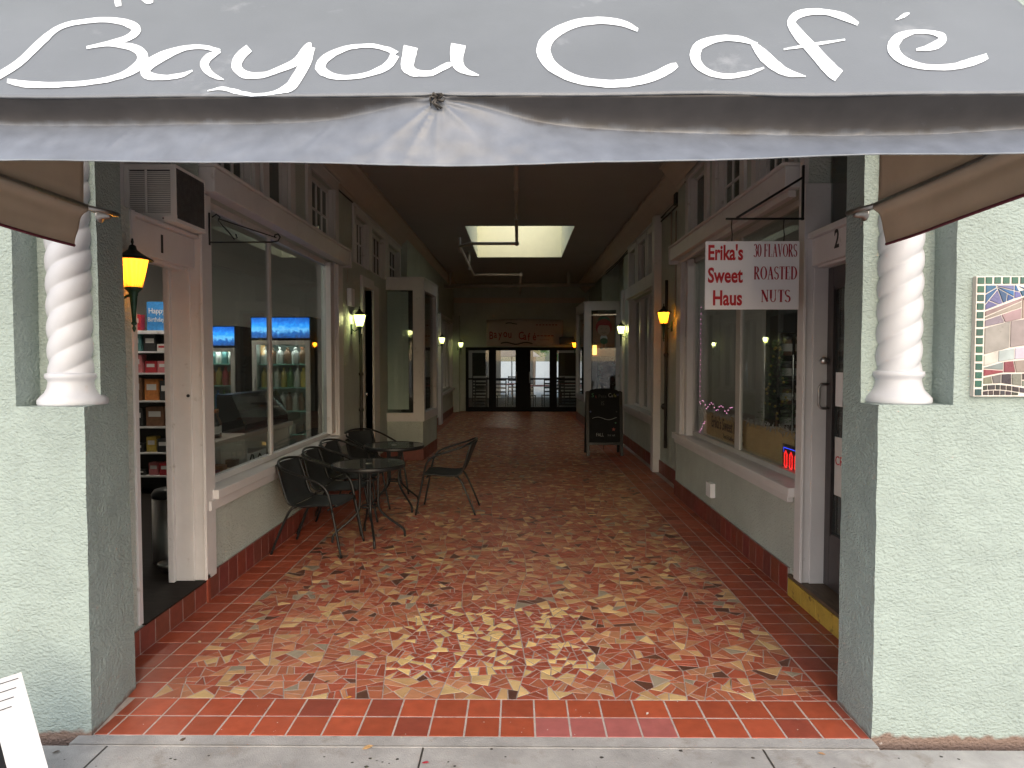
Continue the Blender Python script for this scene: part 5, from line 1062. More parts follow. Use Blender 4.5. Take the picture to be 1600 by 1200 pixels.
b = MB(); b.tube([P(-.21+.42*k/24, .63+.025*math.sin(k/24*6.6+.2)+.012*k/24, .022) for k in range(25)], .0045, 5)
b.build('chalk_wave', 'chalk', bo)
def star(cx_, cz_, r_, m): 
    b = MB(); i = b.add([P(cx_+(r_ if k % 2 == 0 else r_*.42)*math.sin(k*math.pi/5), cz_+(r_ if k % 2 == 0 else r_*.42)*math.cos(k*math.pi/5), .0225) for k in range(10)]); b.face(range(i, i+10)); b.build('chalk_star', m, bo)
star(.155, .45, .035, 'chalk_r'); star(-.24, .75, .022, 'chalk_b'); star(.21, .75, .018, 'chalk_dim'); star(.19, .56, .02, 'chalk_g')
b = MB(); b.tube([P(.235+.018*math.sin(a)**3*1.0, 1.04+.016*math.cos(a)-.006*math.cos(2*a), .022) for a in [k*6.283/16 for k in range(17)]], .003, 5); b.build('chalk_heart', 'chalk_b', bo)
MB().tube([(1.485, 11.68, .42), (1.49, 11.82, .08), (1.485, 11.98, .42)], .004, 6).build('chain', 'cable', cb)
# ------------------------------------------------------------ weathered white sign board at the street corner, lower left
ws = thing('street_sign_board', 'peeling white wooden sign board with a dark panel at the lower left corner of the pavement', 'sandwich board', (-2.25, 2.55, 0))
def slab(mb, pts, d, h):
    """pts in (x,z) leaning plane"""
    pass
UB = Vector((.59, .81, 0)).normalized(); VB = Vector((-.30, .21, .47)); NB = UB.cross(VB).normalized(); B0 = Vector((-1.60, 2.32, .0))
def Q(u, v, d): return B0+UB*u+VB*(v/.57)+NB*(-d)
def qb(mb, u0, u1, v0, v1, d0, d1, lean=.0):
    q = [Q(u0, v0, d0), Q(u1, v0, d0), Q(u1, v1, d0), Q(u0, v1, d0), Q(u0, v0, d1), Q(u1, v0, d1), Q(u1, v1, d1), Q(u0, v1, d1)]
    i = mb.add(q)
    for fc in ((0, 1, 2, 3), (4, 5, 6, 7), (0, 1, 5, 4), (1, 2, 6, 5), (2, 3, 7, 6), (3, 0, 4, 7)): mb.face([i+k for k in fc])
M['oldwhite'] = mat('peeling_white_paint', (.56, .57, .60), .6, var=.06, dirt=((.25, .13, .08), 14, .66), bump=.3, bscale=40)
LN = 0
b = MB(); qb(b, -.11, 0, 0, .57, 0, .022); qb(b, -.60, -.49, 0, .57, 0, .022); qb(b, -.49, -.11, .45, .57, .0005, .0215); qb(b, -.49, -.11, .0, .05, .0005, .0215); b.build('frame', 'oldwhite', ws, bevel=.002)
b = MB(); qb(b, -.49, -.11, .05, .45, .008, .016); b.build('dark_panel', 'board', ws)
b = MB()
for k in range(4): qb(b, -.30-.02*k, -.012-.014*k, .552-.03*k, .555-.03*k, -.001, -.0001)
b.build('painted_lines', 'blackpaint', ws)
MB().tube([Q(-.05, .55, .03), Q(-.05, .55, .03)+Vector((-.5, .12, -.45))], .015, 6).build('rear_leg', 'oldwhite', ws)
# ------------------------------------------------------------ mosaic picture on the right facade
mp_ = thing('wall_mosaic', 'framed ceramic tile mosaic fixed to the green wall at the right edge', 'mosaic', (2.3, 2.926, 1.51))
mx0, mx1, mz0, mz1 = 1.94, 2.70, 1.508, 2.018
MB().box(mx0, mx1, 2.906, 2.9295, mz0, mz1).build('grout_bed', mat('white_grout', (.62, .58, .55), .8, var=.08), mp_)
M['glaze'] = tilemat('glazed_tile', .28, .1, .2)
def wt(mb, pts, col, h=.004): tile_poly(mb, pts, .0022, h, tuple(v*.72 for v in col), lambda p, z: (mx0+p[0], 2.906-z, mz0+p[1]), -.002)
b = MB(); Wm, Hm = mx1-mx0, mz1-mz0; e = .034
for k in range(14):
    for xx in (0, Wm-e): wt(b, [(xx+.002, k*Hm/14+.002), (xx+e, k*Hm/14+.002), (xx+e, (k+1)*Hm/14-.003), (xx+.002, (k+1)*Hm/14-.003)], (.02, rnd.uniform(.07, .12), .075))
for k in range(19):
    a = e+k*(Wm-2*e)/19
    for zz in (Hm-e,): wt(b, [(a+.002, zz), (a+(Wm-2*e)/19-.003, zz), (a+(Wm-2*e)/19-.003, Hm-.002), (a+.002, Hm-.002)], (.025, rnd.uniform(.09, .14), .09))
b.build('green_border', 'glaze', mp_)
b = MB(); r_ = random.Random(5)
def zone(x, z):
    zl = z-.28*(x-.035)*1.0
    if z > Hm-.15 and zl > .26: return 'blue'
    if zl > .245: return 'tan'
    if zl > .165: return 'grey'
    if zl > .115: return 'white'
    if zl > .06: return 'red'
    return 'black'
n = 0
def strip(f0, f1, step, cols, irr=0):
    x = e+.003
    while x < Wm-e-.01:
        x2 = min(x+step*r_.uniform(.75, 1.3), Wm-e-.003); sk_ = r_.uniform(-.012, .012) if x2 < Wm-e-.01 else 0
        z0_, z1_, z2_, z3_ = f0(x), f0(x2), f1(x2), f1(x)
        if z3_ > z0_+.004 and z2_ > z1_+.004:
            piece = [(x, z0_), (x2, z1_), (x2, z2_), (x, z3_)]; bits = [piece]
            if irr:      # broken into odd-angled fragments
                for _ in range(irr):
                    nb = []
                    for q in bits:
                        qx = sum(p[0] for p in q)/len(q); qz = sum(p[1] for p in q)/len(q); an = r_.uniform(0, 3.14)
                        nb += [h for h in cut(q, (qx, qz), (math.cos(an), math.sin(an))) if len(h) > 2]
                    bits = nb
            for q in bits:
                c_ = cols[r_.randrange(len(cols))]; wt(b, q, tuple(v*r_.uniform(.8, 1.2) for v in c_))
        x = x2
top = Hm-e-.003; L = lambda o, m=.25, mx=top: (lambda x: max(.004, min(mx, o+m*(x-e)+.01*math.sin(x*17))))
for q in range(3): strip(L(.0+.024*q-.03, .0), L(.0+.024*(q+1)-.03, .0), .026, [(.05, .045, .05), (.04, .035, .04)])
strip(L(.046, .0), L(.075, .16), .09, [(.22, .20, .18), (.26, .06, .08), (.05, .045, .05)], 1)
strip(L(.078, .16), L(.118, .25), .11, [(.22, .05, .07), (.26, .25, .22), (.22, .05, .07)], 1)
strip(L(.120, .25), L(.168, .27), .058, [(.48, .51, .58)])
strip(L(.170, .27), L(.285, .27), .12, [(.30, .30, .25), (.33, .32, .27)])
strip(L(.287, .27), L(.355, .42), .12, [(.33, .29, .26), (.28, .26, .25), (.32, .25, .24)], 2)
strip(L(.357, .42), lambda x: top, .12, [(.02, .10, .26), (.32, .27, .27), (.02, .09, .22), (.02, .11, .30), (.12, .14, .34)], 3)
b.build('picture_tiles', 'glaze', mp_)
# ------------------------------------------------------------ banner, box above the end doors
bn = thing('cafe_banner', 'pale vinyl cafe banner with red letters hung above the dark glazed doors', 'banner', (.2, YE-.05, 2.05))
b = MB(); b.grid(lambda u, v: (-1.0+2.4*u, YE-.03-.012*math.sin(u*9+v*2), 2.06+(.80+.04*math.sin(u*3))*v), 40, 8); b.build('cloth', 'banner', bn, solid=.003)
tx = mat('dull_red_banner_ink', (.33, .03, .03), .6)
for k, ch in enumerate('Bayou Café'):
    if ch == ' ': continue
    text_mesh(ch, .34, tx, bn, (-.92+k*.148+(.03 if k > 5 else 0), YE-.058, 2.27+.05*math.sin(k*.55)+.02*(k % 2)), (1, 0, .05*(-1)**k), (0, 0, 1), 'lettering', bold=.004, sx=.72)
for k, (s_, zz) in enumerate((('BREAKFAST & LUNCH', 2.68), ('GUMBO  PO-BOYS', 2.36), ('BEIGNETS', 2.24))):
    pass
b = MB()
for k in range(7): b.box(.55+k*.1, .61+k*.1, YE-.062, YE-.056, 2.70, 2.73)
for k in range(5): b.box(.58+k*.11, .66+k*.11, YE-.062, YE-.056, 2.36, 2.39); b.box(.68+k*.06, .71+k*.06, YE-.062, YE-.056, 2.24, 2.26)
b.build('small_print', tx, bn)
MB().tube([(-.55+k*.09, YE-.062, 2.14+.03*math.sin(k*.9)) for k in range(12)], .02, 5).build('flourish', 'cable', bn); MB().tube([(-.4+k*.06, YE-.062, 2.76+.02*math.sin(k*.8)) for k in range(7)], .015, 5).build('flourish', 'cable', bn)
o = boxp('speaker_box', 'black', None, 1.28, 1.72, YE-.25, YE-.01, 2.10, 2.34); tag(o, 'small black box mounted over the right end of the glazed doors', 'speaker'); recenter(o, (1.5, YE-.1, 2.1))
# ------------------------------------------------------------ left shop: shelf, goods, fridges, counter
def single(b, name, m, label, cat, base, group=None, bevel=.002):
    o = b.build(name, m, None, bevel=bevel); tag(o, label, cat, group); recenter(o, base); return o
SY = 7.5
shf = thing('shelf_unit', 'white shelf unit of sweets seen through the open left door', 'shelf', (-4.2, SY, .15))
SZ = [1.98, 1.75, 1.51, 1.20, .91, .62, .36]
b = MB(); b.box(-4.62, -4.58, SY, SY+.35, .15, 2.0); b.box(-3.74, -3.70, SY, SY+.35, .15, 2.0); b.build('side_panel', 'trim', shf)
MB().box(-4.58, -3.74, SY+.33, SY+.35, .15, 2.0).build('back_panel', 'wall_dk', shf)
for k, z in enumerate(SZ): MB().box(-4.578, -3.742, SY-(.01 if k == 0 else 0), SY+.328, z-.02-(.02 if k == 0 else 0), z-.001).build('shelf_board', 'trim', shf, bevel=.002)
CM = {'red': (.40, .03, .04), 'pink': (.50, .16, .17), 'teal': (.08, .20, .20), 'black': (.03, .03, .03), 'brown': (.18, .09, .05), 'yellow': (.50, .36, .08), 'green': (.10, .22, .07), 'white': (.55, .53, .50), 'orange': (.50, .18, .05), 'blue': (.04, .20, .48), 'purple': (.20, .07, .22)}
for k_, v_ in CM.items(): M['pk_'+k_] = mat(k_+'_printed_packet', v_, .4, var=.25, vscale=22, bump=.1, bscale=60)
ordn = ['leftmost', 'second', 'third', 'fourth', 'fifth', 'sixth']
rown = ['top', 'second', 'third', 'fourth', 'fifth', 'sixth', 'lowest']
def carton(x0, x1, z0, z1, y, m, label, cat='box', grp='boxed goods on the shop shelves', kind='packet'):
    t = thing(kind, label, cat, ((x0+x1)/2, y, z0), grp)
    MB().box(x0, x1, y, y+.10, z0+.0005, z1).build('carton', 'pk_'+m, t, bevel=.004)
    lm = 'paper' if m not in ('white',) else 'pk_red'
    xm, zm = (x0+x1)/2, (z0+z1)/2; w_, h_ = (x1-x0), (z1-z0)
    MB().box(xm-w_*.34, xm+w_*.34, y-.0015, y-.0002, zm-h_*.02, zm+h_*.26).build('front_label', lm, t)
    MB().lathe([(.001, -.0007), (w_*.20, -.0007), (w_*.20, .0007), (.001, .0007)], (0, 0, 0), 12)
    return t
rows = {1: [('teal', .15, .19), ('black', .14, .19), ('white', .10, .08)], 2: [('pink', .16, .20), ('red', .13, .13), ('pink', .13, .13)],
        3: [('brown', .15, .25), ('orange', .16, .24), ('black', .12, .22)], 4: [('black', .16, .20), ('brown', .2, .22), ('brown', .14, .22)],
        5: [('black', .16, .10), ('yellow', .11, .17), ('black', .12, .15)], 6: [('black', .18, .06), ('pink', .11, .14), ('red', .12, .14)]}
for r_i, items in rows.items():
    x = -4.36
    for k, (m_, w_, h_) in enumerate(items):
        carton(x, x+w_, SZ[r_i], SZ[r_i]+h_, SY+.03+.02*(k % 2), m_, '%s packet, %s from the left on the %s shelf down inside the left door' % (m_, ordn[k] if k else 'first', rown[r_i]), 'packet')
        x += w_+.022
gb = thing('gift_bag', 'blue birthday gift bag on top of the shelf inside the left door', 'gift bag', (-4.02, SY+.08, 1.98))
MB().box(-4.14, -3.92, SY+.04, SY+.14, 1.981, 2.30).build('bag', 'pk_blue', gb, bevel=.003)
text_mesh('Happy', .09, 'paper', gb, (-4.12, SY+.038, 2.17), (1, 0, 0), (0, 0, 1), 'lettering', sx=.8); text_mesh('Birthday', .07, 'paper', gb, (-4.13, SY+.038, 2.08), (1, 0, 0), (0, 0, 1), 'lettering', sx=.8)
carton(-4.34, -4.22, 1.98, 2.16, SY+.05, 'red', 'red gift box left of the blue birthday bag on the top shelf', 'box')
for k in range(3):
    b = MB().box(-4.44, -4.30+.01*k, SY-.0, SY+.045, 1.981+k*.045, 2.022+k*.045)
    single(b, 'slim_box', ['pk_orange', 'pk_red', 'pk_teal'][k], ['orange slim box at the bottom of the little stack beside the red gift box', 'red slim box in the middle of the little stack beside the red gift box', 'teal slim box topping the little stack beside the red gift box'][k], 'box', (-4.37, SY+.02, 1.981+k*.045), 'slim boxes stacked on the top shelf')
tc_ = thing('trash_can', 'tall stainless steel bin just inside the open left door', 'bin', (-2.62, 5.05, .15))
MB().lathe([(.001, .15), (.125, .15), (.127, .17), (.127, .63), (.001, .631)], (-2.62, 5.05, 0), 28).build('body', 'chrome', tc_)
MB().lathe([(.001, .632), (.13, .632), (.13, .66), (.11, .69), (.03, .70), (.001, .70)], (-2.62, 5.05, 0), 28).build('lid', 'black', tc_)
o = MB().lathe([(.05, 0), (.075, .03), (.09, .055), (.086, .056), (.07, .03), (.045, .006), (.001, .005)], (-2.50, 4.80, .15), 22).build('pet_bowl', 'chrome'); tag(o, 'small steel bowl on the dark floor beside the steel bin', 'bowl'); recenter(o, (-2.5, 4.8, .15))
# fridges
def headermat():
    m, t, b_ = NT('backlit_blue_header'); tc = node(t, 'ShaderNodeTexCoord'); sp = node(t, 'ShaderNodeSeparateXYZ'); t.links.new(tc.outputs['Object'], sp.inputs[0])
    n1 = node(t, 'ShaderNodeTexNoise'); n1.inputs['Scale'].default_value = 26; n1.inputs['Detail'].default_value = 5; t.links.new(tc.outputs['Object'], n1.inputs['Vector'])
    md = node(t, 'ShaderNodeMath', operation='MULTIPLY_ADD'); md.inputs[1].default_value = .16; t.links.new(n1.outputs[0], md.inputs[0]); t.links.new(sp.outputs['Z'], md.inputs[2])
    cr_ = node(t, 'ShaderNodeValToRGB'); e_ = cr_.color_ramp.elements
    e_[0].position = .07; e_[0].color = (.01, .03, .10, 1); e_[1].position = .33; e_[1].color = (.005, .06, .30, 1)
    for p, c in ((.14, (.01, .08, .28, 1)), (.18, (.10, .33, .60, 1)), (.22, (.02, .22, .62, 1)), (.27, (.01, .12, .48, 1))):
        x = e_.new(p); x.color = c
    t.links.new(md.outputs[0], cr_.inputs[0]); t.links.new(cr_.outputs[0], b_.inputs['Emission Color']); b_.inputs['Emission Strength'].default_value = 1.3
    t.links.new(cr_.outputs[0], b_.inputs['Base Color']); return m
M['header'] = headermat()
M['led'] = emis('white_led', (.75, .95, .85), 2.0)
M['fridgelamp'] = emis('fridge_lamp', (.9, 1, .94), 15)
M['fridge_in'] = mat('fridge_liner', (.5, .55, .52), .5, var=.03)
M['warmbulb'] = emis('warm_bulb', (1, .75, .4), 3.0)
M['shelfmint'] = mat('mint_shelf_edge', (.30, .55, .48), .4)
def fridge(x0, y0, label, group='drinks fridges', led=True, stock=None, W=.72, H=2.02):
    t = thing('drinks_fridge', label, 'fridge', (x0+W/2, y0, .15), group); z0 = .15; x1 = x0+W; D = .62
    b = MB(); b.box(x0, x0+.04, y0+.03, y0+D, z0, z0+H-.27); b.box(x1-.04, x1, y0+.03, y0+D, z0, z0+H-.27); b.box(x0+.04, x1-.04, y0+D-.03, y0+D, z0, z0+H-.27); b.box(x0+.04, x1-.04, y0+.03, y0+D-.03, z0, z0+.22); b.box(x0+.04, x1-.04, y0+.03, y0+D-.03, z0+H-.30, z0+H-.27)
    b.build('cabinet', 'black', t)
    b = MB(); b.box(x0+.045, x0+.05, y0+.05, y0+D-.04, z0+.23, z0+H-.31); b.box(x1-.05, x1-.045, y0+.05, y0+D-.04, z0+.23, z0+H-.31); b.box(x0+.05, x1-.05, y0+D-.045, y0+D-.04, z0+.23, z0+H-.31); b.build('liner', 'fridge_in', t)
    MB().box(x0, x1, y0, y0+D, z0+H-.268, z0+H).build('header_box', 'black', t)
    hd = MB().box(x0+.012, x1-.012, y0-.006, y0-.001, z0+H-.255, z0+H-.012).build('backlit_header', 'header', t)
    o_ = Vector((x0+.012, y0, z0+H-.255)); 
    for v in hd.data.vertices: v.co -= (o_-woff(t))
    hd.location = o_-woff(t)
    fr = MB(); fr.box(x0+.01, x0+.065, y0-.004, y0+.026, z0+.20, z0+H-.285); fr.box(x1-.065, x1-.01, y0-.004, y0+.026, z0+.20, z0+H-.285); fr.box(x0+.065, x1-.065, y0-.004, y0+.026, z0+.20, z0+.26); fr.box(x0+.065, x1-.065, y0-.004, y0+.026, z0+H-.335, z0+H-.285)
    dr = fr.build('door', 'alu', t, bevel=.003); MB().box(x0+.066, x1-.066, y0+.008, y0+.012, z0+.26, z0+H-.335).build('pane', 'glass', dr)
    MB().tube([(x0+.04, y0-.004, z0+.9), (x0+.04, y0-.04, z0+.92), (x0+.04, y0-.04, z0+1.25), (x0+.04, y0-.004, z0+1.27)], .01, 8).build('handle', 'alu', dr)
    for k in range(5): MB().box(x0+.052, x1-.052, y0+.06, y0+D-.05, z0+.30+k*.285, z0+.312+k*.285).build('shelf', 'shelfmint', t)
    if led:
        b = MB()
        for k in range(58): z = z0+.27+k*.0255; b.box(x1-.075, x1-.067, y0+.03, y0+.036, z, z+.011)
        b.build('led_strip', 'led', t)
    MB().box(x0+.10, x1-.10, y0+.035, y0+.055, z0+H-.332, z0+H-.318).build('interior_light', 'fridgelamp', t)
    n = 0
    for k in range(5):
        zz = z0+.313+k*.285; x = x0+.075; kinds = stock[k]; col, hh, rr = kinds; c = 0
        while x+rr < x1-.08:
            b = MB(); pr = [(.001, zz), (rr*.9, zz), (rr, zz+.01), (rr, zz+hh*.60), (rr*.97, zz+hh*.66), (rr*.8, zz+hh*.74), (rr*.42, zz+hh*.82), (rr*.38, zz+hh*.92), (rr*.45, zz+hh*.925), (rr*.45, zz+hh), (.001, zz+hh)] if hh > .15 else [(.001, zz), (rr*.9, zz), (rr, zz+.008), (rr, zz+hh-.01), (rr*.88, zz+hh), (.001, zz+hh)]
            o = b.lathe(pr, (x+rr, y0+.12, 0), 12).build('bottle' if hh > .15 else 'drink_can', 'pk_'+(col[c % len(col)])); n += 1
            tag(o, '%s %s, %s from left, %s shelf of the %s' % (col[c % len(col)], 'bottle' if hh > .15 else 'can', ['first', 'second', 'third', 'fourth', 'fifth', 'sixth', 'seventh', 'eighth', 'ninth'][c], ['lowest', 'second lowest', 'middle', 'second highest', 'highest'][k], 'fridge by the window' if led else 'fridge farther back'), 'bottle' if hh > .15 else 'can', 'drinks in the fridges'); recenter(o, (x+rr, y0+.12, zz))
            x += rr*2+.004; c += 1
    return t
fridge(-3.22, 8.15, 'tall drinks fridge with lit blue header and a strip of white lights, nearer the window', stock=[(['red', 'white'], .13, .034), (['white', 'black', 'teal'], .12, .05), (['brown', 'white'], .22, .036), (['yellow', 'green', 'white'], .24, .038), (['white', 'brown'], .20, .045)])
fridge(-4.38, 8.75, 'drinks fridge with lit blue header farther back behind the counter', led=False, stock=[(['brown'], .2, .036), (['green', 'blue'], .18, .036), (['green', 'blue', 'green'], .22, .038), (['orange', 'yellow', 'red'], .24, .040), (['white', 'teal'], .22, .040)], H=1.94)
# counter with display case
ct = thing('shop_counter', 'pale shop counter behind the left window glass', 'counter', (-2.95, 6.7, .15))
b = MB(); b.box(-2.94, -2.62, 5.68, 7.85, .90, .945); b.build('counter_top', 'mould', ct, bevel=.004)
b = MB(); b.box(-2.93, -2.66, 5.72, 5.78, .15, .899); b.box(-2.93, -2.66, 7.77, 7.83, .15, .899); b.box(-2.93, -2.90, 5.78, 7.77, .15, .899); b.box(-2.90, -2.66, 5.78, 7.77, .48, .50); b.box(-2.90, -2.66, 6.55, 6.60, .50, .899); b.build('cabinet', 'wall_in', ct)
dc = thing('display_case', 'dark glass-fronted display case on the counter behind the left window', 'display case', (-2.9, 7.3, .945))
b = MB()
b.prism([(-2.93, .946), (-2.66, .946), (-2.66, 1.02), (-2.78, 1.30), (-2.93, 1.30)], (0, 1, 0), .012, (1, 0, 0), (0, 0, 1), (0, 6.55, 0)); b.prism([(-2.93, .946), (-2.66, .946), (-2.66, 1.02), (-2.78, 1.30), (-2.93, 1.30)], (0, 1, 0), .012, (1, 0, 0), (0, 0, 1), (0, 7.78, 0))
b.box(-2.93, -2.78, 6.562, 7.78, 1.30, 1.315); b.box(-2.93, -2.66, 6.562, 7.78, .946, .965); b.box(-2.93, -2.91, 6.562, 7.78, .965, 1.30); b.box(-2.91, -2.75, 6.562, 7.78, 1.12, 1.128)
b.build('case', 'black', dc)
b = MB(); i = b.add([(-2.66, 6.562, 1.02), (-2.66, 7.78, 1.02), (-2.78, 7.78, 1.30), (-2.78, 6.562, 1.30)]); b.face((i, i+1, i+2, i+3)); b.build('pane', 'glass', dc)
for k in range(5):
    x, y = -2.80+.03*(k % 2), 5.84+k*.105
    t = thing('sauce_bottle', ['dark sauce bottle with a pale label nearest the street on the counter', 'second sauce bottle from the street on the counter', 'third sauce bottle, in the middle of the counter row', 'fourth sauce bottle from the street on the counter', 'sauce bottle farthest from the street, next to the display case'][k], 'bottle', (x, y, .946), 'sauce bottles on the shop counter')
    MB().lathe([(.001, .946), (.036, .946), (.038, .955), (.038, 1.07), (.03, 1.10), (.014, 1.13), (.014, 1.17), (.001, 1.17)], (x, y, 0), 16).build('glass_body', 'pk_black' if k % 2 else 'pk_brown', t)
    MB().lathe([(.0386, .98), (.0386, 1.05)], (x, y, 0), 16, cap=False).build('label', 'paper', t)
    MB().lathe([(.001, 1.171), (.017, 1.171), (.017, 1.20), (.001, 1.20)], (x, y, 0), 12).build('cap', 'pk_orange', t)
for k, (y, m_, w_, h_) in enumerate(((5.78, 'white', .14, .10), (5.97, 'red', .12, .16), (6.13, 'orange', .10, .19), (6.28, 'yellow', .12, .13), (6.42, 'brown', .09, .2))):
    b = MB().box(-2.80, -2.70, y, y+w_, .501, .501+h_); single(b, 'snack_box', 'pk_'+m_, '%s snack box on the open shelf under the counter' % m_, 'box', (-2.75, y, .501), 'snack boxes under the counter')
b = MB().box(-2.9, -2.68, 6.75, 7.15, .501, .72); single(b, 'carton_box', 'signwhite', 'white card printer box on the shelf under the counter', 'box', (-2.8, 6.9, .501))
pipe_thing('power_cord', 'black power cord dangling over the white box under the counter', 'cord', [[(-2.67, 6.70+.035*k, .66+.06*math.sin(k*1.1)-.004*k) for k in range(14)]], .006, 'cable', (-2.67, 6.8, .6))
# ceiling lights of the shops; the one in the sweet shop is added
M['tube_added'] = emis('added_lamp_diffuser', (1, .93, .80), 9)
M['tube'] = emis('fluorescent_diffuser', (1, .93, .80), 22)
def clight(x, y, z, lx, ly, label):
    t = thing('ceiling_light', label, 'ceiling light', (x, y, z)); dm = 'tube_added' if x > 3 else 'tube'; MB().box(x-lx/2-.02, x+lx/2+.02, y-ly/2-.02, y+ly/2+.02, z+.03, z+.08).build('housing', 'trim', t); MB().box(x-lx/2, x+lx/2, y-ly/2, y+ly/2, z, z+.029).build('diffuser', dm, t)
clight(-3.7, 7.0, 3.0, .14, 1.2, 'long fluorescent light hanging in the left shop')
for yy in (6.6, 7.4): MB()
clight(3.4, 6.0, 3.4, .14, 1.2, 'added fluorescent light at the ceiling of the sweet shop')  # added lamp, brightens the dark shop and its window banner
clight(-.1, 24.5, 3.1, 1.2, .14, 'fluorescent light in the room beyond the glazed doors')
# ------------------------------------------------------------ right shop: banner, lights, jars, LED sign
kb = thing('paper_banner', 'brown paper banner with hand-lettered sweet shop name along the foot of the right window', 'banner', (2.13, 6.5, .80))
kb_m = MB(); kb_m.grid(lambda u, v: (2.125+.008*math.sin(u*12), 5.22+2.55*u, .80+(.30-.03*u+.012*math.sin(u*15))*v), 50, 6); kb_m.build('paper', 'kraft', kb, solid=.002)
text_mesh("Erika's Sweet Haus", .17, 'dark', kb, (2.112, 7.42, .93), (0, -1, 0), (0, 0, 1), 'lettering', bold=.001, sx=.80)
text_mesh("Tee & Kaffee, Süßwaren", .065, 'dark', kb, (2.112, 7.0, .85), (0, -1, 0), (0, 0, 1), 'lettering')
b = MB(); rs = random.Random(11)
for k in range(420):
    y = 5.2+2.6*rs.random(); z = 1.10-.03*(y-5.2)/2.6+rs.uniform(-.015, .02); a = rs.uniform(0, 6.28); l = rs.uniform(.02, .045)
    p = Vector((2.115+rs.uniform(-.01, .01), y, z)); q = p+Vector((rs.uniform(-.01, .01), math.cos(a)*l, math.sin(a)*l)); b.tube([p, q], .003, 3)
b.build('tinsel_garland', 'alu', kb)
M['pinkled'] = emis('pink_fairy_light', (1, .35, .65), 1.6); M['redled'] = emis('red_led', (1, .02, .02), 1.2); M['blueled'] = emis('blue_led', (.04, .08, 1), 1.0)
fl = thing('fairy_lights', 'string of tiny pink fairy lights at the far end of the sweet shop window', 'fairy lights', (2.10, 7.7, 1.0))
pts = [(2.10, 7.84, 2.25-.06*k) for k in range(19)]+[(2.10, 7.80-.06*k, 1.15+.035*math.sin(k*1.1)) for k in range(20)]
b = MB(); b.tube(pts, .0025, 4); b.tube([(2.10, 7.83-.03*k, .82+.02*k) for k in range(8)], .0025, 4); b.build('wire', 'cable', fl)
b = MB()
for p in pts+[(2.10, 7.83-.03*k, .82+.02*k) for k in range(8)]: b.sphere((p[0]-.004, p[1]+rs.uniform(-.012, .012), p[2]+rs.uniform(-.012, .012)), .0045, 5)
b.build('bulbs', 'pinkled', fl)
ls = thing('led_sign', 'small black window sign with red and blue light dots, right window', 'LED sign', (2.085, 5.17, .775))
MB().box(2.088, 2.10, 4.98, 5.36, .775, 1.0).build('panel', 'blackpaint', ls)
b = MB(); bb = MB(); n = 0
def dots(mb, pts, st=.011):
    for (a, c), (d, e_) in zip(pts, pts[1:]):
        L_ = math.hypot(d-a, e_-c); m_ = max(1, int(L_/st))
        for i in range(m_): mb.sphere((2.085, 5.33-(a+(d-a)*i/m_), max(.785, .765+.8*(c+(e_-c)*i/m_))), .0032, 4)
for ox in (0, .10, .20):
    for off in (0, .014):
        dots(b, [(ox+.015+off, .09), (ox+.015+off, .2), (ox+.045, .235-off), (ox+.075-off, .2), (ox+.075-off, .09), (ox+.045, .055+off), (ox+.015+off, .09)])
dots(bb, [(0, .0), (.32, .0)], .013); dots(bb, [(0, .26), (.32, .26)], .013); dots(bb, [(.0, .0), (.0, .04)], .013); dots(bb, [(.0, .22), (.0, .26)], .013)
b.build('red_dots', 'redled', ls); bb.build('blue_dots', 'blueled', ls)
sh = thing('jar_shelf', 'dark shelf of nut jars standing inside the sweet shop', 'shelf', (3.0, 7.2, .12))
b = MB(); b.box(2.72, 3.55, 7.45, 7.50, .12, 2.2)
for z in (.9, 1.16, 1.42, 1.68, 1.94): b.box(2.72, 3.55, 7.15, 7.45, z, z+.02)
for x in (2.72, 3.53): b.box(x, x+.02, 7.15, 7.45, .12, 2.2)
b.build('shelving', 'black', sh)
k = 0
for r_, z in enumerate((.92, 1.18, 1.44, 1.70)):
    for c in range(5):
        x = 2.80+c*.155
        t = thing('nut_jar', '%s jar from the left on the %s shelf inside the sweet shop' % (ordn[c] if c else 'leftmost', ['lowest', 'second lowest', 'second highest', 'highest'][r_]), 'jar', (x+.05, 7.25, z+.001), 'nut jars in the sweet shop')
        MB().lathe([(.001, z+.001), (.055, z+.001), (.058, z+.01), (.058, z+.15), (.05, z+.17), (.001, z+.17)], (x+.05, 7.25, 0), 14).build('jar_body', 'pk_brown' if (c+r_) % 2 else 'pk_black', t)
        MB().lathe([(.0588, z+.045), (.0588, z+.125)], (x+.05, 7.25, 0), 14, cap=False).build('label', 'paper', t)
        MB().lathe([(.001, z+.171), (.052, z+.171), (.052, z+.20), (.001, z+.20)], (x+.05, 7.25, 0), 14).build('lid', 'chrome', t)
tr = thing('tinsel_tree', 'small decorated tinsel tree standing in the sweet shop window', 'decoration', (2.62, 6.9, .75))
b = MB(); b.lathe([(.06, .75), (.03, .80), (.012, .84), (.01, 1.1)], (2.62, 6.9, 0), 12); b.build('stand', 'pk_brown', tr)
b = MB()
for q in range(900):
    h_ = rs.random(); z = 1.0+.85*h_; r_ = (.16*(1-h_)+.02)*math.sqrt(rs.random()); a = rs.uniform(0, 6.28); p = Vector((2.62+r_*math.cos(a), 6.9+r_*math.sin(a), z)); d = Vector((math.cos(a), math.sin(a), .3))*.035; n_ = Vector((rs.uniform(-1, 1), rs.uniform(-1, 1), rs.uniform(-1, 1)))*.008
    i = b.add([p, p+d*.5+n_, p+d]); b.face((i, i+1, i+2))
b.build('foliage', 'pk_green', tr)
b = MB()
for q in range(26):
    h_ = rs.random(); a = rs.uniform(0, 6.28); r_ = .14*(1-h_)+.02; b.sphere((2.62+r_*math.cos(a), 6.9+r_*math.sin(a), 1.02+.8*h_), .014, 6)
b.build('baubles', 'pk_yellow', tr)
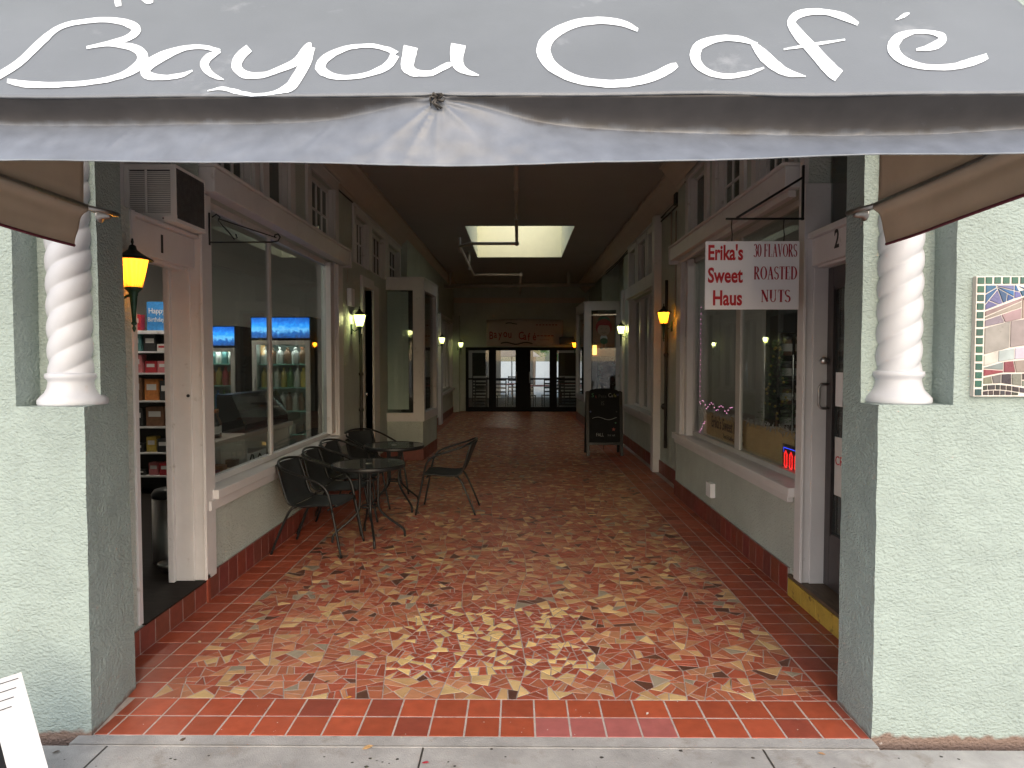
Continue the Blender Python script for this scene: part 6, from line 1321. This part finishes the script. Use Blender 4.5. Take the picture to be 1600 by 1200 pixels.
for k, (y, z0, z1, x) in enumerate(((7.4, 1.05, 1.75, 2.4), (6.7, 1.05, 1.8, 2.42), (6.2, 1.0, 1.6, 2.5), (5.7, 1.35, 1.95, 2.45))):
    b = MB(); b.tube([(x, y, .12), (x, y, z1+.1)], .005, 6); b.tube([(x, y, z0+.3), (x, y, z0+.34)], .009, 6)
    o = b.build('display_rod', 'chrome'); tag(o, ['slim metal display rod farthest from the street in the sweet shop', 'second display rod, just beyond the window mullion', 'third display rod, just before the window mullion', 'slim metal display rod nearest the street in the sweet shop'][k], 'rod', 'display rods'); recenter(o, (x, y, .12))
# poster and garland behind the right bay window
ps = thing('cartoon_poster', 'brown plank-pattern poster of a smiling red-haired cartoon child in the right bay window', 'poster', (2.12, 17.0, 1.72))
py = 16.98; MB().box(1.86, 2.40, py, py+.01, 1.72, 2.80).build('sheet', 'poster', ps)
def disc(cx_, cz_, rx, rz, d, m, nm, n=24, a0=0, a1=360):
    b = MB(); i = b.add([(cx_+rx*math.cos(R(a0+(a1-a0)*k/n)), py-d, cz_+rz*math.sin(R(a0+(a1-a0)*k/n))) for k in range(n)]); b.face(range(i, i+n)); return b.build(nm, m, ps)
M['skinp'] = mat('printed_skin_tone', (.62, .38, .28), .6, var=.02); M['grnp'] = mat('printed_green', (.05, .16, .07), .6, var=.05)
X0 = 2.13
disc(X0, 2.62, .15, .10, .003, 'grnp', 'hat'); disc(X0, 2.45, .205, .20, .004, 'red', 'hair'); disc(X0, 2.38, .16, .15, .006, 'skinp', 'face')
disc(X0, 2.49, .17, .08, .007, 'red', 'fringe', a0=0, a1=180)
b = MB()
for sx_ in (-.06, .06): b.tube([(X0+sx_-.02, py-.009, 2.40), (X0+sx_, py-.009, 2.415), (X0+sx_+.02, py-.009, 2.40)], .005, 4)
b.tube([(X0-.05, py-.009, 2.32), (X0, py-.009, 2.295), (X0+.05, py-.009, 2.32)], .005, 4); b.build('features', 'blackpaint', ps)
disc(X0, 2.17, .09, .09, .004, 'signwhite', 'shirt'); disc(X0, 2.10, .10, .08, .006, 'grnp', 'dungarees')
b = MB(); b.box(X0-.06, X0-.03, py-.006, py-.004, 1.93, 2.04); b.box(X0+.03, X0+.06, py-.006, py-.004, 1.93, 2.04); b.build('legs', 'skinp', ps)
disc(X0-.06, 1.92, .045, .022, .007, 'blackpaint', 'shoe'); disc(X0+.06, 1.92, .045, .022, .007, 'blackpaint', 'shoe')
gl = thing('berry_garland', 'dark red hanging garland below the cartoon poster', 'garland', (2.22, 17.1, .75))
b = MB()
for q in range(1300):
    p = Vector((2.23+rs.gauss(0, .07), 17.1+rs.gauss(0, .05), rs.uniform(.75, 1.72))); a = rs.uniform(0, 6.28); d = Vector((math.cos(a), .3, math.sin(a)))*.05; n_ = Vector((math.sin(a), .2, -math.cos(a)))*.02
    i = b.add([p-d, p+n_, p+d, p-n_]); b.face((i, i+1, i+2, i+3))
b.build('leaves', mat('dark_red_leaves', (.10, .03, .02), .6, var=.5, vscale=20), gl)
lt = thing('table_lantern', 'small warm lit lantern inside the bay window left of the poster', 'lamp', (1.90, 16.96, 1.74))
MB().lathe([(.001, 1.76), (.05, 1.76), (.05, 2.0), (.001, 2.0)], (1.90, 16.955-.0, 0), 14).build('glass_shade', emis('warm_lantern_glass', (1, .55, .12), 1.6), lt); MB().lathe([(.001, 2.001), (.06, 2.001), (.02, 2.06), (.001, 2.07)], (1.90, 16.955, 0), 14).build('roof', 'lampdark', lt)
MB().box(1.76, 1.82, 16.99, 17.03, .74, 2.84).build('x', 'darkred') if False else None
# ------------------------------------------------------------ beyond the end doors
def wood_table(x, y, label):
    t = thing('cafe_table', label, 'table', (x, y, 0), 'tables in the room beyond the end doors')
    MB().box(x-.4, x+.4, y-.35, y+.35, .72, .75).build('table_top', 'darkred', t)
    for sx_ in (-.34, .34):
        for sy_ in (-.29, .29): MB().box(x+sx_-.02, x+sx_+.02, y+sy_-.02, y+sy_+.02, 0, .719).build('leg', 'black', t)
wood_table(.75, 23.2, 'red-topped table beyond the right pair of end doors'); wood_table(-.55, 24.6, 'red-topped table beyond the left pair of end doors'); wood_table(1.9, 25.5, 'red-topped table far back at the right beyond the end doors')
def side_chair(x, y, a, label):
    t = thing('slat_chair', label, 'chair', (0, 0, 0), 'dark slat-back chairs beyond the end doors')
    MB().box(-.2, .2, -.2, .2, .43, .46).build('seat', 'black', t)
    for sx_ in (-.18, .18):
        MB().box(sx_-.015, sx_+.015, -.2, -.17, 0, .429).build('leg', 'black', t); MB().box(sx_-.015, sx_+.015, .17, .2, 0, 1.0).build('leg', 'black', t)
    b = MB()
    for z in (.55, .68, .81, .94): b.box(-.165, .165, .175, .195, z, z+.05)
    b.build('back_slats', 'black', t)
    t.location = (x, y, 0); t.rotation_euler = (0, 0, R(a))
for x, y, a, lb in ((.35, 22.5, 10, 'dark slat chair just behind the right door pair, left side'), (1.0, 22.6, -170, 'dark slat chair just behind the right door pair, right side'), (-.55, 22.3, 170, 'dark slat chair behind the left door pair'), (-.2, 25.6, 0, 'dark slat chair farther back beyond the left door pair'), (-1.25, 22.4, 0, 'dark slat chair behind the leftmost glazed door'), (1.6, 24.4, 30, 'dark slat chair far back at the right beyond the doors')): side_chair(x, y, a, lb)
b = MB(); b.box(1.3, 1.95, 22.0, 22.06, .05, 1.9); b.box(-1.62, -.95, 21.9, 21.96, .05, 1.75); o = None
for nm, x0_, x1_, yy, lb in (('folded_screen', 1.3, 1.95, 22.0, 'dark louvred screen behind the rightmost glazed door'), ('folded_screen', -1.5, -1.0, 22.0, 'dark louvred screen behind the leftmost glazed door')):
    t = thing(nm, lb, 'screen', ((x0_+x1_)/2, yy, 0)); MB().box(x0_, x1_, yy, yy+.03, 1.1, 1.85).build('upper_panel', 'dark', t)
    b = MB()
    for k in range(9): b.box(x0_+.03, x1_-.03, yy, yy+.03, .15+k*.1, .2+k*.1)
    b.build('slats', 'dark', t); b = MB(); b.box(x0_, x0_+.03, yy, yy+.03, 0, 1.1); b.box(x1_-.03, x1_, yy, yy+.03, 0, 1.1); b.build('frame', 'black', t)
um = thing('garden_umbrella', 'pale brown umbrella outdoors beyond the end doors', 'umbrella', (-.3, 31, 0)); MB().lathe([(1.3, 1.75), (.7, 2.2), (.001, 2.6)], (-.3, 31, 0), 8, smooth=False, cap=False).build('canopy', 'banner', um, solid=.01); MB().tube([(-.3, 31, 0), (-.3, 31, 2.58)], .03, 8).build('pole', 'steel', um)
tv = boxp('wall_screen', 'blackpaint', None, .35, .95, 28.6, 28.66, 2.35, 2.75); tag(tv, 'black screen hung high at the back of the far room', 'screen'); recenter(tv, (.65, 28.6, 2.35))
def tree(x, y, h, label, seed):
    r2 = random.Random(seed); t = thing('tree', label, 'tree', (x, y, 0), 'trees beyond the far end of the arcade')
    b = MB(); b.tube([(x, y, -.15), (x+.1, y, h*.3), (x-.05, y, h*.6)], [.18, .12, .06], 8)
    for k in range(6):
        a = k*1.05; b.tube([(x+.05, y, h*.3+.1*k), (x+math.cos(a)*h*.15, y+math.sin(a)*h*.15, h*.5+.1*k), (x+math.cos(a)*h*.25, y+math.sin(a)*h*.25, h*.68)], [.06, .04, .02], 6)
    b.build('trunk', 'wood', t); b = MB(); cl = [(x+r2.gauss(0, h*.16), y+r2.gauss(0, h*.16), h*r2.uniform(.35, .95), r2.uniform(.12, .22)*h*.6) for _ in range(22)]
    for q in range(9000):
        c_ = cl[r2.randrange(22)]; v = Vector((r2.gauss(0, 1), r2.gauss(0, 1), r2.gauss(0, 1))).normalized()*c_[3]*r2.random()**.35; p = Vector(c_[:3])+v; s_ = .07
        u_ = Vector((r2.gauss(0, 1), r2.gauss(0, 1), r2.gauss(0, 1))).normalized()*s_; w_ = Vector((r2.gauss(0, 1), r2.gauss(0, 1), r2.gauss(0, 1))).normalized()*s_*.6
        i = b.add([p-u_, p+w_, p+u_, p-w_]); b.face((i, i+1, i+2, i+3))
    b.build('crown', 'leaf', t)
M['leaf'] = mat('green_leaves', (.07, .16, .035), .6, var=.4, vscale=3)
tree(2.2, 36, 5, 'green tree outdoors to the right beyond the far doors', 1); tree(-1.4, 39, 6, 'green tree outdoors to the left beyond the far doors', 2); tree(.9, 43, 6.5, 'green tree farthest away in the middle beyond the far doors', 4)
struct(MB().box(-12, 12, 29.3, 60, -.15, -.006).build('far_paving', 'concrete'))
# ------------------------------------------------------------ fallen leaves and litter
def leaf(x, y, z, s, a, col, label):
    b = MB(); pts = [(0, 0), (.35, .22), (.7, .24), (1, .0), (.7, -.2), (.35, -.22)]
    c_, s_ = math.cos(a), math.sin(a); i = b.add([(x+(p*c_-q*s_)*s, y+(p*s_+q*c_)*s, z+.002+.006*abs(q)*4*s*8+.003*p) for p, q in pts]); b.face(range(i, i+6))
    o = b.build('fallen_leaf', mat('leaf_'+label.split()[0], col, .7, var=.3, vscale=60), None, solid=.0008); tag(o, label, 'leaf', 'fallen leaves and scraps'); recenter(o, (x, y, z))
for u, v, s, a, c, lb in (
    (-.852, 3.265, .035, .2, (.50, .22, .03), 'orange fallen leaf on the front row of red tiles'),
    (-1.865, 3.90, .03, 2.2, (.55, .42, .28), 'tan fallen leaf on the border tiles near the left door'),
    (-1.00, 3.42, .03, .6, (.12, .06, .03), 'brown fallen leaf on the mosaic left of centre'),
    (-.67, 2.84, .05, .5, (.50, .30, .13), 'ochre curled leaf on the pavement just below the tiles'),
    (-.40, 2.745, .03, 0, (.35, .01, .03), 'crimson petal on the pavement crack'),
    (-1.48, 2.88, .04, 1.2, (.10, .07, .05), 'dark fallen leaf on the concrete edge at the left'),
    (1.21, 2.90, .03, .3, (.35, .20, .05), 'brownish fallen leaf on the concrete edge at the right'),
    (1.30, 2.82, .03, 2.8, (.42, .24, .12), 'rusty small leaf on the pavement at the right'),
    (-1.98, 2.80, .03, .4, (.08, .06, .05), 'blackish leaf scrap by the foot of the left pillar'),
    (.60, 3.12, .022, 1, (.5, .45, .42), 'whitish paper scrap on the red tiles right of centre')):
    leaf(u, v, .001 if v > 2.93 else -.006, s, a, c, lb)
rs = random.Random(21); b = MB()
for k in range(170):
    x = rs.uniform(-1.8, 1.5); y = 2.95+rs.random()**1.8*5; s = rs.uniform(.0015, .005); a = rs.uniform(0, 3)
    i = b.add([(x+s*math.cos(a+q*2.1), y+s*math.sin(a+q*2.1), .0015) for q in range(3)]); b.face((i, i+1, i+2))
o = b.build('floor_crumbs', 'paper'); o['kind'] = 'stuff'; tag(o, 'tiny pale crumbs and grit scattered over the mosaic floor', 'crumbs')
b = MB()
for k in range(150):
    x = rs.uniform(-3, 3); y = rs.uniform(2.2, 2.86); s = rs.uniform(.0015, .012)*rs.uniform(.5, 1); n_ = 7
    i = b.add([(x+s*rs.uniform(.7, 1.2)*math.cos(q*.9), y+s*rs.uniform(.6, 1)*math.sin(q*.9), -.0072) for q in range(n_)]); b.face(range(i, i+n_))
o = b.build('pavement_stains', 'cable'); o['kind'] = 'stuff'; tag(o, 'dark gum spots and grit on the pale pavement', 'stains')
for o in list(bpy.data.objects):
    if o.type == 'MESH' and 'label' not in o and o.parent is None and 'kind' not in o: print('UNLABELLED', o.name)
